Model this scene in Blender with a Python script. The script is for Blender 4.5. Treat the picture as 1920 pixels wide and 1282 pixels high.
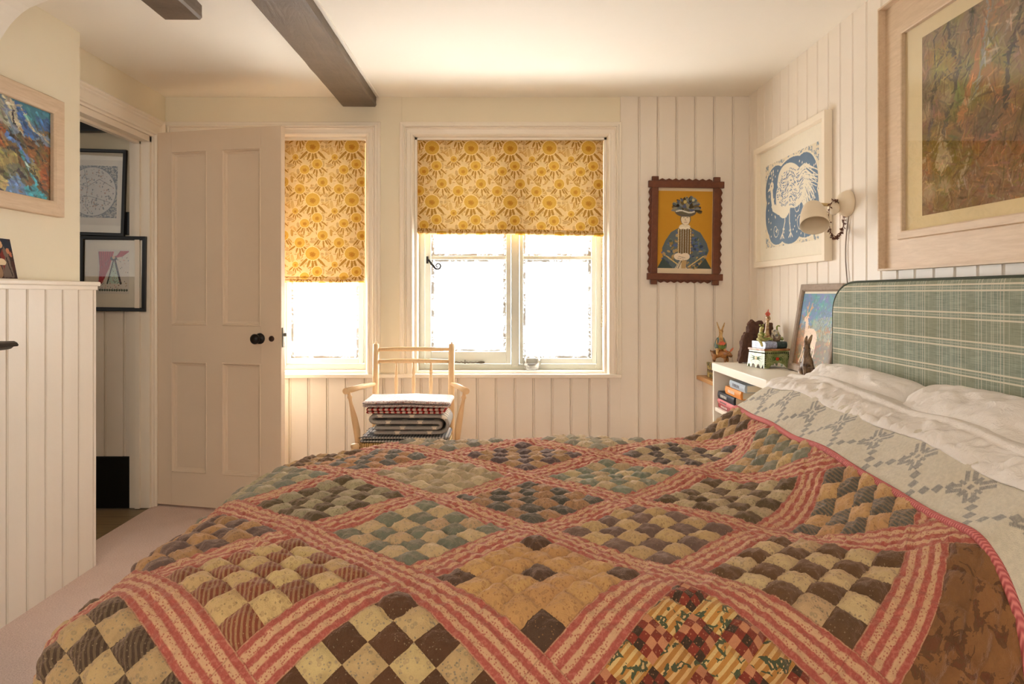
import bpy, bmesh, math, random
import numpy as np
from mathutils import Vector, Matrix

for _o in list(bpy.data.objects):
    bpy.data.objects.remove(_o)
SC = bpy.context.scene
COL = SC.collection
PI = math.pi

# ------------------------------------------------------------------ camera
F = 1400.0           # focal length in pixels of the 1920 px wide frame
EYE = 1.12           # eye height
VX, VY = 945.0, 551.0
cam_d = bpy.data.cameras.new('camera')
cam = bpy.data.objects.new('camera', cam_d)
COL.objects.link(cam)
cam.location = (0, 0, EYE)
cam.rotation_euler = (PI / 2, 0, 0)
cam_d.sensor_width = 36.0
cam_d.lens = 36.0 * F / 1920.0
cam_d.shift_x = (960.0 - VX) / 1920.0
cam_d.shift_y = -(641.0 - VY) / 1920.0
cam_d.clip_start = 0.05
SC.camera = cam

# ------------------------------------------------------------------ colour management and sky
SC.view_settings.view_transform = 'Standard'
SC.view_settings.look = 'None'
SC.view_settings.exposure = 0.38
SC.view_settings.gamma = 1.0
SC.view_settings.use_curve_mapping = False
SC.cycles.use_denoising = True
SC.cycles.max_bounces = 10
SC.cycles.diffuse_bounces = 6
SC.cycles.transparent_max_bounces = 12
SC.cycles.sample_clamp_indirect = 6.0
SC.cycles.caustics_reflective = False
SC.cycles.caustics_refractive = False
world = bpy.data.worlds.new('sky')
SC.world = world
world.use_nodes = True
bgn = world.node_tree.nodes['Background']
bgn.inputs['Color'].default_value = (1.0, 0.97, 0.92, 1)
bgn.inputs['Strength'].default_value = 3.0

def daylight(name, loc, rot, sx, sy, power, color=(1.0, 0.995, 0.98)):
    """area lamp"""
    d = bpy.data.lights.new(name, 'AREA')
    d.shape = 'RECTANGLE'
    d.size, d.size_y = sx, sy
    d.energy = power
    d.color = color
    o = bpy.data.objects.new(name, d)
    COL.objects.link(o)
    o.location = loc
    o.rotation_euler = rot
    return o

# the two windows of the far wall, and fill through an added window behind the camera
daylight('daylight_left_window', (-1.27, 4.50, 1.33), (-PI / 2, 0, 0), 1.1, 1.4, 82)
daylight('daylight_right_window', (0.036, 4.50, 1.33), (-PI / 2, 0, 0), 1.1, 1.4, 82)
for _x in (-1.27, 0.036):      # lamps added to brighten the ceiling, in place of daylight off the ground
    daylight('bounce_fill', (_x, 4.66, 0.22), (-2.72, 0, 0), 1.1, 0.45, 85, (1.0, 0.98, 0.93))
daylight('rear_fill_light', (-0.45, -1.35, 1.45), (PI / 2, 0, 0), 1.5, 1.2, 20, (1.0, 0.96, 0.90))  # fill light added behind the camera, at an unseen window
daylight('hall_fill_light', (-2.9, 2.2, 1.7), (PI / 2, 0, -0.35), 0.7, 0.9, 2.2, (1.0, 0.96, 0.90))  # fill lamp added inside the hall to brighten it; no window there

# ------------------------------------------------------------------ helpers: placing
def P(x, y, Y):
    """the point at distance Y in front of the camera whose place in the 1920x1282 photograph is (x, y)"""
    return Vector(((x - VX) * Y / F, Y, EYE - (y - VY) * Y / F))

def lin(c):
    return tuple((v / 12.92 if v <= 0.04045 else ((v + 0.055) / 1.055) ** 2.4) for v in c)

def rgb(r, g, b):
    return lin((r / 255.0, g / 255.0, b / 255.0)) + (1.0,)

# ------------------------------------------------------------------ helpers: node materials
class V:
    """a float socket with arithmetic"""
    def __init__(s, m, k): s.m, s.k = m, k
    def _o(s, op, *a, rev=False):
        args = [s] + list(a)
        if rev: args = [a[0], s]
        return s.m.math(op, *args)
    def __add__(s, o): return s._o('ADD', o)
    __radd__ = __add__
    def __mul__(s, o): return s._o('MULTIPLY', o)
    __rmul__ = __mul__
    def __sub__(s, o): return s._o('SUBTRACT', o)
    def __rsub__(s, o): return s._o('SUBTRACT', o, rev=True)
    def __truediv__(s, o): return s._o('DIVIDE', o)
    def floor(s): return s._o('FLOOR')
    def fract(s): return s._o('FRACT')
    def abs(s): return s._o('ABSOLUTE')
    def sin(s): return s._o('SINE')
    def gt(s, o): return s._o('GREATER_THAN', o)
    def lt(s, o): return s._o('LESS_THAN', o)
    def mn(s, o): return s._o('MINIMUM', o)
    def mx(s, o): return s._o('MAXIMUM', o)
    def rnd(s): return s._o('ROUND')
    def mod2(s): return (s * 0.5).fract() * 2.0

class Mat:
    def __init__(s, name, rough=0.6, spec=0.3):
        s.mat = bpy.data.materials.new(name)
        s.mat.use_nodes = True
        s.nt = s.mat.node_tree
        s.bsdf = s.nt.nodes['Principled BSDF']
        s.bsdf.inputs['Roughness'].default_value = rough
        s.bsdf.inputs['Specular IOR Level'].default_value = spec
    def new(s, t): return s.nt.nodes.new(t)
    def put(s, sock, v):
        if isinstance(v, V): s.nt.links.new(v.k, sock)
        elif hasattr(v, 'is_linked'): s.nt.links.new(v, sock)
        elif isinstance(v, (tuple, list)): sock.default_value = tuple(v)[:len(sock.default_value)]
        else: sock.default_value = v
    def math(s, op, *a):
        n = s.new('ShaderNodeMath'); n.operation = op
        for i, v in enumerate(a): s.put(n.inputs[i], v)
        return V(s, n.outputs[0])
    def mix(s, f, a, b, mode='MIX'):
        n = s.new('ShaderNodeMix'); n.data_type = 'RGBA'; n.blend_type = mode
        s.put(n.inputs[0], f); s.put(n.inputs[6], a); s.put(n.inputs[7], b)
        return n.outputs[2]
    def coord(s, kind='Object'):
        return s.new('ShaderNodeTexCoord').outputs[kind]
    def sep(s, vec):
        n = s.new('ShaderNodeSeparateXYZ'); s.nt.links.new(vec, n.inputs[0])
        return [V(s, n.outputs[i]) for i in range(3)]
    def comb(s, x, y, z=0.0):
        n = s.new('ShaderNodeCombineXYZ')
        s.put(n.inputs[0], x); s.put(n.inputs[1], y); s.put(n.inputs[2], z)
        return n.outputs[0]
    def scaled(s, vec, sc):
        n = s.new('ShaderNodeMapping'); s.nt.links.new(vec, n.inputs[0])
        n.inputs['Scale'].default_value = sc
        return n.outputs[0]
    def noise(s, vec, scale, detail=3, rough=0.55, dist=0.0):
        n = s.new('ShaderNodeTexNoise'); s.nt.links.new(vec, n.inputs['Vector'])
        n.inputs['Scale'].default_value = scale; n.inputs['Detail'].default_value = detail
        n.inputs['Roughness'].default_value = rough; n.inputs['Distortion'].default_value = dist
        return V(s, n.outputs[0])
    def voro(s, vec, scale, out='Distance', rand=1.0):
        n = s.new('ShaderNodeTexVoronoi'); s.nt.links.new(vec, n.inputs['Vector'])
        n.inputs['Scale'].default_value = scale; n.inputs['Randomness'].default_value = rand
        return V(s, n.outputs[out])
    def white(s, vec):
        n = s.new('ShaderNodeTexWhiteNoise'); s.nt.links.new(vec, n.inputs['Vector'])
        return V(s, n.outputs['Value'])
    def attr(s, name):
        n = s.new('ShaderNodeAttribute'); n.attribute_name = name
        return n.outputs['Color']
    def base(s, v): s.put(s.bsdf.inputs['Base Color'], v)
    def bump(s, h, strength=0.3, dist=0.01):
        n = s.new('ShaderNodeBump'); n.inputs['Strength'].default_value = strength
        n.inputs['Distance'].default_value = dist
        s.put(n.inputs['Height'], h)
        s.nt.links.new(n.outputs[0], s.bsdf.inputs['Normal'])
        return n

def paint(name, c, rough=0.5, var=0.05, bump=0.15, scale=6, spec=0.3):
    """a painted surface with slight unevenness"""
    m = Mat(name, rough, spec)
    co = m.coord()
    n = m.noise(co, scale, 4)
    a = tuple(v * (1 - var) for v in c[:3]) + (1,)
    b = tuple(min(1, v * (1 + var)) for v in c[:3]) + (1,)
    m.base(m.mix(n, a, b))
    if bump: m.bump(m.noise(co, scale * 9, 3), bump, 0.004)
    return m.mat

def wood(name, c1, c2, rough=0.45, scale=(2, 2, 30), noise=4, bump=0.1, dist=0.6):
    """grain runs along the axis whose scale is the smallest"""
    m = Mat(name, rough, 0.4)
    co = m.scaled(m.coord(), scale)
    n = m.noise(co, noise, 6, 0.65, dist)
    m.base(m.mix(n, c1, c2))
    m.bump(n, bump, 0.003)
    return m.mat

def plain(name, c, rough=0.5, spec=0.4, metal=0.0):
    m = Mat(name, rough, spec)
    n = m.noise(m.coord(), 40, 2)
    m.base(m.mix(n, tuple(v * .93 for v in c[:3]) + (1,), c))
    m.bsdf.inputs['Metallic'].default_value = metal
    return m.mat

def painted_picture(name, rough=0.6, tex=0.15, spec=0.3):
    """picture surface: its pigment is stored in the mesh colour attribute 'pigment'"""
    m = Mat(name, rough, spec)
    m.base(m.attr('pigment'))
    if tex: m.bump(m.noise(m.coord(), 300, 2), tex, 0.001)
    return m.mat

# ------------------------------------------------------------------ helpers: objects
def link(name, me, mat=None, parent=None, kind=None):
    o = bpy.data.objects.new(name, me)
    COL.objects.link(o)
    if mat is not None:
        for x in (mat if isinstance(mat, (list, tuple)) else [mat]): me.materials.append(x)
    if parent is not None: o.parent = parent
    if kind: o['kind'] = kind
    return o

def thing(name, label, cat, loc=(0, 0, 0), rot=(0, 0, 0), group=None):
    o = bpy.data.objects.new(name, None)
    o.empty_display_size = 0.05
    COL.objects.link(o)
    o.location = loc; o.rotation_euler = rot
    return tag(o, label, cat, group)

def tag(o, label, cat, group=None):
    o['label'] = label; o['category'] = cat
    if group: o['group'] = group
    return o

def smooth(me, on=True):
    me.polygons.foreach_set('use_smooth', [on] * len(me.polygons))

class MB:
    """collects shapes and links them as ONE mesh object"""
    def __init__(s): s.bm = bmesh.new()
    def box(s, a, b, bevel=0.0, M=None, mi=0):
        a, b = Vector(a), Vector(b)
        c = (a + b) / 2
        r = bmesh.ops.create_cube(s.bm, size=1.0)
        vs = r['verts']
        for v in vs:
            v.co = Vector((c[i] + v.co[i] * (b[i] - a[i]) for i in range(3)))
        fs = list({f for v in vs for f in v.link_faces})
        for f in fs: f.material_index = mi
        if bevel > 0:
            es = list({e for v in vs for e in v.link_edges})
            rr = bmesh.ops.bevel(s.bm, geom=es, offset=bevel, segments=2, affect='EDGES', profile=0.6)
            vs = list({v for f in rr['faces'] for v in f.verts} | {v for v in vs if v.is_valid})
            for f in rr['faces']: f.material_index = mi
        if M is not None:
            for v in vs: v.co = M @ v.co
        return s
    def tube(s, pts, rad, n=10, cap=True, mi=0, flat=1.0):
        pts = [Vector(p) for p in pts]
        rads = rad if isinstance(rad, (list, tuple)) else [rad] * len(pts)
        rings = []
        up = None
        for i, p in enumerate(pts):
            t = (pts[min(i + 1, len(pts) - 1)] - pts[max(i - 1, 0)])
            if t.length < 1e-9: t = Vector((0, 0, 1))
            t.normalize()
            if up is None:
                up = Vector((0, 0, 1)) if abs(t.z) < 0.9 else Vector((1, 0, 0))
            side = t.cross(up)
            if side.length < 1e-6: side = t.cross(Vector((0, 1, 0)))
            side.normalize(); up = side.cross(t).normalized()
            rings.append([s.bm.verts.new(p + (side * math.cos(2 * PI * k / n) + up * math.sin(2 * PI * k / n) * flat) * rads[i]) for k in range(n)])
        for a, b in zip(rings, rings[1:]):
            for k in range(n):
                f = s.bm.faces.new((a[k], a[(k + 1) % n], b[(k + 1) % n], b[k])); f.material_index = mi; f.smooth = True
        if cap:
            for r in (list(reversed(rings[0])), rings[-1]):
                f = s.bm.faces.new(r); f.material_index = mi
        return s
    def lathe(s, prof, n=20, M=None, mi=0, sm=True):
        """prof: (radius, height) from the bottom up, about z"""
        rings = []
        for r, h in prof:
            if r < 1e-6:
                v = s.bm.verts.new((0, 0, h)); rings.append([v])
            else:
                rings.append([s.bm.verts.new((r * math.cos(2 * PI * k / n), r * math.sin(2 * PI * k / n), h)) for k in range(n)])
        for a, b in zip(rings, rings[1:]):
            for k in range(n):
                q = [a[k % len(a)], a[(k + 1) % n % len(a)], b[(k + 1) % n % len(b)], b[k % len(b)]]
                q = list(dict.fromkeys(q))
                if len(q) >= 3:
                    f = s.bm.faces.new(q); f.material_index = mi; f.smooth = sm
        if M is not None:
            for r in rings:
                for v in r: v.co = M @ v.co
        return s
    def ball(s, c, r, M=None, n=16, mi=0):
        """ellipsoid, r = (rx, ry, rz)"""
        if not isinstance(r, (tuple, list)): r = (r, r, r)
        res = bmesh.ops.create_uvsphere(s.bm, u_segments=n, v_segments=max(6, n * 2 // 3), radius=1.0)
        for v in res['verts']:
            p = Vector((v.co[0] * r[0], v.co[1] * r[1], v.co[2] * r[2]))
            if M is not None: p = M @ p
            v.co = p + Vector(c)
        for f in {f for v in res['verts'] for f in v.link_faces}: f.material_index = mi; f.smooth = True
        return s
    def prism(s, poly, y0, y1, mi=0, axis='y'):
        """polygon in local x,z extruded along y"""
        def mk(x, z, y): return {'y': (x, y, z), 'z': (x, z, y), 'x': (y, x, z)}[axis]
        A = [s.bm.verts.new(mk(x, z, y0)) for x, z in poly]
        B = [s.bm.verts.new(mk(x, z, y1)) for x, z in poly]
        n = len(poly)
        fs = [s.bm.faces.new(A), s.bm.faces.new(list(reversed(B)))]
        for i in range(n):
            fs.append(s.bm.faces.new((A[i], B[i], B[(i + 1) % n], A[(i + 1) % n])))
        for f in fs: f.material_index = mi
        return s
    def ring(s, corners, prof, closed=True, mi=0, ends=None):
        """mitred moulding round a rectangle in the local xz plane. corners: (x, z, dx, dz): dx, dz = inward direction;
        prof: (inset, y)"""
        rows = [[s.bm.verts.new((x + dx * i, y, z + dz * i)) for (x, z, dx, dz) in corners] for (i, y) in prof]
        n = len(corners)
        for a, b in zip(rows, rows[1:]):
            for k in range(n if closed else n - 1):
                j = (k + 1) % n
                f = s.bm.faces.new((a[k], a[j], b[j], b[k])); f.material_index = mi
        if not closed:
            for k in (0, n - 1):
                try: s.bm.faces.new([r[k] for r in rows])
                except Exception: pass
        return s
    def frame(s, w, h, prof, mi=0):
        return s.ring([(-w / 2, h / 2, 1, -1), (w / 2, h / 2, -1, -1), (w / 2, -h / 2, -1, 1), (-w / 2, -h / 2, 1, 1)], prof, mi=mi)
    def build(s, name, mat=None, parent=None, kind=None, sm=None, M=None):
        bmesh.ops.recalc_face_normals(s.bm, faces=s.bm.faces[:])
        if M is not None: s.bm.transform(M)
        me = bpy.data.meshes.new(name)
        s.bm.to_mesh(me); s.bm.free()
        if sm is not None: smooth(me, sm)
        return link(name, me, mat, parent, kind)

def grid_mesh(name, co, uv=None, cols=None, mat=None, parent=None, sm=True, flip=False, skip=None):
    """co: (ny, nx, 3) array; cols: {attribute: (ny, nx, 3) linear colours}"""
    ny, nx = co.shape[:2]
    me = bpy.data.meshes.new(name)
    idx = np.arange(ny * nx).reshape(ny, nx)
    q = np.stack([idx[:-1, :-1], idx[:-1, 1:], idx[1:, 1:], idx[1:, :-1]], -1).reshape(-1, 4)
    if skip is not None: q = q[~skip.reshape(-1)]
    if flip: q = q[:, ::-1]
    nf = len(q)
    me.vertices.add(ny * nx)
    me.vertices.foreach_set('co', co.reshape(-1).astype(np.float32))
    me.loops.add(nf * 4)
    me.loops.foreach_set('vertex_index', q.reshape(-1).astype(np.int32))
    me.polygons.add(nf)
    me.polygons.foreach_set('loop_start', np.arange(0, nf * 4, 4, dtype=np.int32))
    me.update(calc_edges=True)
    if sm: me.polygons.foreach_set('use_smooth', np.ones(nf, dtype=bool))
    if uv is not None:
        l = me.uv_layers.new(name='UVMap')
        l.data.foreach_set('uv', uv.reshape(-1, 2)[q.reshape(-1)].reshape(-1).astype(np.float32))
    for k, c in (cols or {}).items():
        a = me.color_attributes.new(k, 'FLOAT_COLOR', 'POINT')
        c4 = np.ones((ny * nx, 4), dtype=np.float32); c4[:, :3] = c.reshape(-1, 3)
        a.data.foreach_set('color', c4.reshape(-1))
    me.validate()
    return link(name, me, mat, parent)

# ------------------------------------------------------------------ helpers: a small painter for prints and paintings
def lin_np(a):
    a = np.clip(a, 0, 1)
    return np.where(a <= 0.04045, a / 12.92, ((a + 0.055) / 1.055) ** 2.4)

class Canvas:
    """pigments of a picture, painted on a grid; units: x right 0..w, y down 0..h (any unit), n cells across"""
    def __init__(s, w, h, n, bg):
        s.w, s.h = w, h
        s.nx = n; s.ny = max(2, int(round(n * h / w)))
        s.X, s.Y = np.meshgrid((np.arange(s.nx) + .5) / s.nx * w, (np.arange(s.ny) + .5) / s.ny * h)
        s.a = np.ones((s.ny, s.nx, 3)) * (np.array(bg) / 255.0)
    def put(s, mask, c, al=1.0):
        m = (mask.astype(float) * al)[..., None]
        s.a = s.a * (1 - m) + (np.array(c) / 255.0) * m
        return s
    def ell(s, cx, cy, rx, ry, c, ang=0.0, al=1.0, soft=0.0):
        ca, sa = math.cos(ang), math.sin(ang)
        dx, dy = s.X - cx, s.Y - cy
        d = np.sqrt(((dx * ca + dy * sa) / rx) ** 2 + ((-dx * sa + dy * ca) / ry) ** 2)
        m = (d < 1).astype(float) if soft <= 0 else np.clip((1 - d) / soft, 0, 1)
        return s.put(m, c, al)
    def poly(s, pts, c, al=1.0):
        m = np.zeros(s.X.shape, bool)
        n = len(pts)
        for i in range(n):
            x0, y0 = pts[i]; x1, y1 = pts[(i + 1) % n]
            if y0 == y1: continue
            cond = ((y0 <= s.Y) != (y1 <= s.Y)) & (s.X < (x1 - x0) * (s.Y - y0) / (y1 - y0) + x0)
            m ^= cond
        return s.put(m, c, al)
    def line(s, pts, w, c, al=1.0, taper=None):
        m = np.zeros(s.X.shape)
        L = len(pts) - 1
        for i in range(L):
            x0, y0 = pts[i]; x1, y1 = pts[i + 1]
            dx, dy = x1 - x0, y1 - y0
            t = np.clip(((s.X - x0) * dx + (s.Y - y0) * dy) / (dx * dx + dy * dy + 1e-12), 0, 1)
            d = np.hypot(s.X - x0 - t * dx, s.Y - y0 - t * dy)
            ww = w if taper is None else w * (1 - (1 - taper) * (i + t) / L)
            m = np.maximum(m, (d < ww / 2).astype(float))
        return s.put(m, c, al)
    def leaf(s, x, y, ang, ln, wd, c, al=1.0):
        return s.ell(x + math.cos(ang) * ln / 2, y + math.sin(ang) * ln / 2, ln / 2, wd / 2, c, ang, al)
    def fbm(s, scale, seed, octs=4):
        rs = np.random.RandomState(seed)
        out = np.zeros(s.X.shape); amp = 1.0; tot = 0
        f = scale
        for _ in range(octs):
            gx = int(s.w * f) + 3; gy = int(s.h * f) + 3
            g = rs.rand(gy, gx)
            u = s.X * f; v = s.Y * f
            iu = u.astype(int); iv = v.astype(int)
            fu = u - iu; fv = v - iv
            fu = fu * fu * (3 - 2 * fu); fv = fv * fv * (3 - 2 * fv)
            out += amp * ((g[iv, iu] * (1 - fu) + g[iv, iu + 1] * fu) * (1 - fv) + (g[iv + 1, iu] * (1 - fu) + g[iv + 1, iu + 1] * fu) * fv)
            tot += amp; amp *= 0.55; f *= 2
        return out / tot
    def warp(s, amt, scale, seed, octs=3):
        dx = (s.fbm(scale, seed, octs) - .5) * 2 * amt; dy = (s.fbm(scale, seed + 50, octs) - .5) * 2 * amt
        ix = np.clip(((s.X + dx) / s.w * s.nx).astype(int), 0, s.nx - 1); iy = np.clip(((s.Y + dy) / s.h * s.ny).astype(int), 0, s.ny - 1)
        s.a = s.a[iy, ix]; return s
    def brush(s, n, seed, ln=2.0, wd=0.5, jit=0.16, ang=(-.6, .6)):
        """short brush strokes that take up the colour under them, a little lighter or darker"""
        rs = random.Random(seed); k = s.nx / s.w
        for _ in range(n):
            x, y = rs.random() * s.w, rs.random() * s.h
            i, j = min(s.nx - 1, int(x * k)), min(s.ny - 1, int(y * s.ny / s.h))
            col = np.clip(s.a[j, i] * (1 + rs.uniform(-jit, jit)) + np.array([rs.uniform(-.03, .03) for _ in range(3)]), 0, 1)
            L, w_, a = ln * rs.uniform(.5, 1.3), wd * rs.uniform(.5, 1.3), rs.uniform(*ang)
            r = int(L * k) + 2
            j0, j1, i0, i1 = max(0, j - r), min(s.ny, j + r), max(0, i - r), min(s.nx, i + r)
            dx, dy = s.X[j0:j1, i0:i1] - x, s.Y[j0:j1, i0:i1] - y
            m = ((dx * math.cos(a) + dy * math.sin(a)) / L) ** 2 + ((-dx * math.sin(a) + dy * math.cos(a)) / w_) ** 2 < 1
            s.a[j0:j1, i0:i1][m] = s.a[j0:j1, i0:i1][m] * .25 + col * .75
        return s
    def mesh(s, name, W, H, mat, parent, y=0.0):
        """grid in the local xz plane, W x H metres, centred"""
        gx = np.linspace(-W / 2, W / 2, s.nx); gz = np.linspace(H / 2, -H / 2, s.ny)
        XX, ZZ = np.meshgrid(gx, gz)
        co = np.stack([XX, np.full_like(XX, y), ZZ], -1)
        return grid_mesh(name, co, cols={'pigment': lin_np(s.a)}, mat=mat, parent=parent, sm=False, flip=True)

def skin_body(name, joints, edges, mat, parent, sub=2):
    """one continuous body grown round a skeleton. joints: (x, y, z, rx[, ry])"""
    me = bpy.data.meshes.new(name)
    me.from_pydata([j[:3] for j in joints], edges, [])
    o = link(name, me, mat, parent)
    md = o.modifiers.new('Skin', 'SKIN')
    if not me.skin_vertices: pass
    for i, j in enumerate(joints):
        sv = me.skin_vertices[0].data[i]
        sv.radius = (j[3], j[4] if len(j) > 4 else j[3])
        sv.use_root = (i == 0)
    md.use_smooth_shade = True
    sb = o.modifiers.new('Subdivision', 'SUBSURF'); sb.levels = sub; sb.render_levels = sub
    return o

# ------------------------------------------------------------------ shared materials
M_PLASTER = paint('cream_plaster', rgb(234, 224, 200), 0.7, 0.03, 0.25, 3)
M_CEIL = paint('ceiling_paint', rgb(240, 234, 222), 0.75, 0.02, 0.15, 3)
M_BOARD = paint('board_paint', rgb(233, 223, 209), 0.42, 0.02, 0.08, 5)
M_TRIM = paint('trim_paint', rgb(236, 226, 210), 0.35, 0.02, 0.05, 8)
M_WINF = paint('window_frame_paint', rgb(214, 216, 206), 0.45, 0.02, 0.05, 8)
M_DOOR = paint('door_paint', rgb(222, 202, 178), 0.40, 0.03, 0.06, 6)
M_DARKMETAL = plain('dark_iron', rgb(40, 36, 33), 0.4, 0.5, 0.6)
M_WHITEPAINT = paint('white_cabinet_paint', rgb(238, 230, 216), 0.4, 0.01, 0.03, 8)
# ------------------------------------------------------------------ the room
XL, XR, YB, YF, ZC = -1.856, 1.35, 4.094, -1.0, 2.199
WIN = [(-1.795, -0.745), (-0.488, 0.561)]
WZ0, WZ1 = 0.684, 1.977

m = Mat('carpet_pile', 0.95, 0.05)
co = m.coord()
n1 = m.noise(co, 170, 3, 0.8); n2 = m.noise(co, 9, 3)
m.base(m.mix(((n1 - 0.5) * 1.8 + 0.5) * 0.8 + n2 * 0.2, rgb(192, 164, 152), rgb(244, 222, 210)))
m.bump(n1, 0.7, 0.006)
M_CARPET = m.mat
MB().box((XL, YF, -0.1), (XR, YB, 0.0)).build('floor', M_CARPET, kind='structure')

m = Mat('hall_boards', 0.4, 0.4)
x, y, z = m.sep(m.coord())
n = m.noise(m.comb(x * 6.0, y * 60.0, 0.0), 1.0, 5)
seam = ((y / 0.13).fract() - 0.5).abs().gt(0.485)
m.base(m.mix(seam, m.mix(n, rgb(104, 86, 58), rgb(150, 128, 92)), rgb(50, 34, 22)))
MB().box((-3.6, 1.2, -0.1), (XL, 4.3, -0.004)).build('floor_hall', m.mat, kind='structure')

MB().box((XL - 0.2, YF - 0.1, ZC), (XR + 0.2, YB + 0.2, ZC + 0.1)).build('ceiling', M_CEIL, kind='structure')
MB().box((-3.6, 1.2, 2.22), (XL - 0.2, 4.3, 2.3)).build('ceiling_hall', M_CEIL, kind='structure')

# back wall with two window openings
w = MB()
y0, y1 = YB, YB + 0.24
w.box((XL - 0.12, y0, 0), (XR + 0.1, y1, WZ0))
w.box((XL - 0.12, y0, WZ1), (XR + 0.1, y1, ZC))
w.box((XL - 0.12, y0, WZ0), (WIN[0][0], y1, WZ1))
w.box((WIN[0][1], y0, WZ0), (WIN[1][0], y1, WZ1))
w.box((WIN[1][1], y0, WZ0), (XR + 0.1, y1, WZ1))
wall_back = w.build('wall_back', M_PLASTER, kind='structure')

def boards(name, width, z0, z1, pitch, first, M, thick=0.012, parent=None, mat=None):
    """beaded matchboard panel: local x to the right, -y towards the room"""
    pts = [(0.0, 0.0), (0.0, -thick)]
    x = first
    while x < width - 0.008:
        if x > 0.01:
            for dx, d in ((-0.0055, 0), (-0.0026, 0.0085), (0.0002, 0.0088), (0.0018, 0.0), (0.0045, -0.0012), (0.0072, 0.0), (0.0082, 0.0028), (0.0092, 0.0)):
                pts.append((x + dx, -thick + d))
        x += pitch
    pts += [(width, -thick), (width, 0.0)]
    b = MB()
    A = [b.bm.verts.new((px, py, z0)) for px, py in pts]
    B = [b.bm.verts.new((px, py, z1)) for px, py in pts]
    for i in range(len(pts)):
        j = (i + 1) % len(pts)
        b.bm.faces.new((A[i], A[j], B[j], B[i]))
    b.bm.faces.new(A); b.bm.faces.new(B)
    return b.build(name, mat or M_BOARD, parent, kind='structure' if parent is None else None, M=M)

ROTR = Matrix.Rotation(-PI / 2, 4, 'Z')      # faces -X (right wall)
ROTL = Matrix.Rotation(PI / 2, 4, 'Z')       # faces +X (left wall)
XJ = (1163 - VX) * YB / F
boards('wall_back_boards', XR - XJ, 0, ZC, 0.1025, (1197 - 1163) * YB / F, Matrix.Translation((XJ, YB, 0)), parent=wall_back)
boards('wall_back_dado', XJ - XL, 0, 0.672, 0.1025, 0.068, Matrix.Translation((XL, YB, 0)), thick=0.010, parent=wall_back)
# plaster pier between the two windows, a touch proud of the wall
MB().box((-0.700, YB - 0.006, 0.69), (-0.560, YB, ZC)).build('pier', M_PLASTER, wall_back)

wr = MB().box((XR, YF, 0), (XR + 0.12, YB, ZC)).build('wall_right', M_PLASTER, kind='structure')
boards('wall_right_boards', YB - YF, 0, ZC, 0.1078, 0.043, Matrix.Translation((XR, YB, 0)) @ ROTR, parent=wr)

# left wall with the doorway
DY0, DY1, DZ = 3.19, 3.935, 1.945
w = MB()
w.box((XL - 0.10, DY1, 0), (XL, YB, ZC))
w.box((XL - 0.10, 1.3, 0), (XL, DY0, ZC))
w.box((XL - 0.10, DY0, DZ), (XL, DY1, ZC))
w.box((XL - 0.10, YF, 0), (XL, 1.3, ZC))
w.build('wall_left', M_PLASTER, kind='structure')
# door lining and architrave
w = MB()
w.box((XL - 0.104, DY1 - 0.028, 0), (XL + 0.002, DY1 + 0.001, DZ))
w.box((XL - 0.104, DY0 - 0.001, 0), (XL + 0.002, DY0 + 0.028, DZ))
w.box((XL - 0.104, DY0, DZ - 0.028), (XL + 0.002, DY1, DZ + 0.001))
w.box((XL - 0.070, DY1 - 0.042, 0), (XL - 0.045, DY1 - 0.028, DZ - 0.028))
w.box((XL - 0.070, DY0, DZ - 0.042), (XL - 0.045, DY1 - 0.028, DZ - 0.028))
w.build('trim_1', M_TRIM, kind='structure')
ARCH = [(0.0, 0.0), (0.0, -0.030), (0.006, -0.034), (0.014, -0.030), (0.020, -0.024), (0.028, -0.026), (0.036, -0.020), (0.070, -0.018), (0.074, -0.024), (0.084, -0.024), (0.088, -0.014), (0.098, -0.012), (0.098, 0.0)]
w = MB()
w.ring([(DY0 - 0.09, 0, 1, 0), (DY0 - 0.09, DZ + 0.10, 1, -1), (DY1 + 0.09, DZ + 0.10, -1, -1), (DY1 + 0.09, 0, -1, 0)], ARCH, closed=False)
w.build('trim_2', M_TRIM, kind='structure', M=Matrix.Translation((XL, 0, 0)) @ Matrix.Rotation(PI / 2, 4, 'Z'))

# rear wall (behind the camera) with an unseen window added for the fill light
w = MB()
w.box((XL - 0.1, YF - 0.2, 0), (-1.15, YF, ZC)); w.box((0.3, YF - 0.2, 0), (XR + 0.1, YF, ZC))
w.box((-1.15, YF - 0.2, 0), (0.3, YF, 0.85)); w.box((-1.15, YF - 0.2, 2.05), (0.3, YF, ZC))
w.build('wall_front', M_PLASTER, kind='structure')
w = MB()
w.box((-1.15, YF - 0.12, 0.85), (-1.08, YF - 0.06, 2.05)); w.box((0.23, YF - 0.12, 0.85), (0.3, YF - 0.06, 2.05))
w.box((-1.08, YF - 0.12, 0.85), (0.23, YF - 0.06, 0.92)); w.box((-1.08, YF - 0.12, 1.98), (0.23, YF - 0.06, 2.05))
w.box((-0.46, YF - 0.12, 0.92), (-0.41, YF - 0.06, 1.98))
w.build('window_3', M_WINF, kind='structure')

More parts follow.
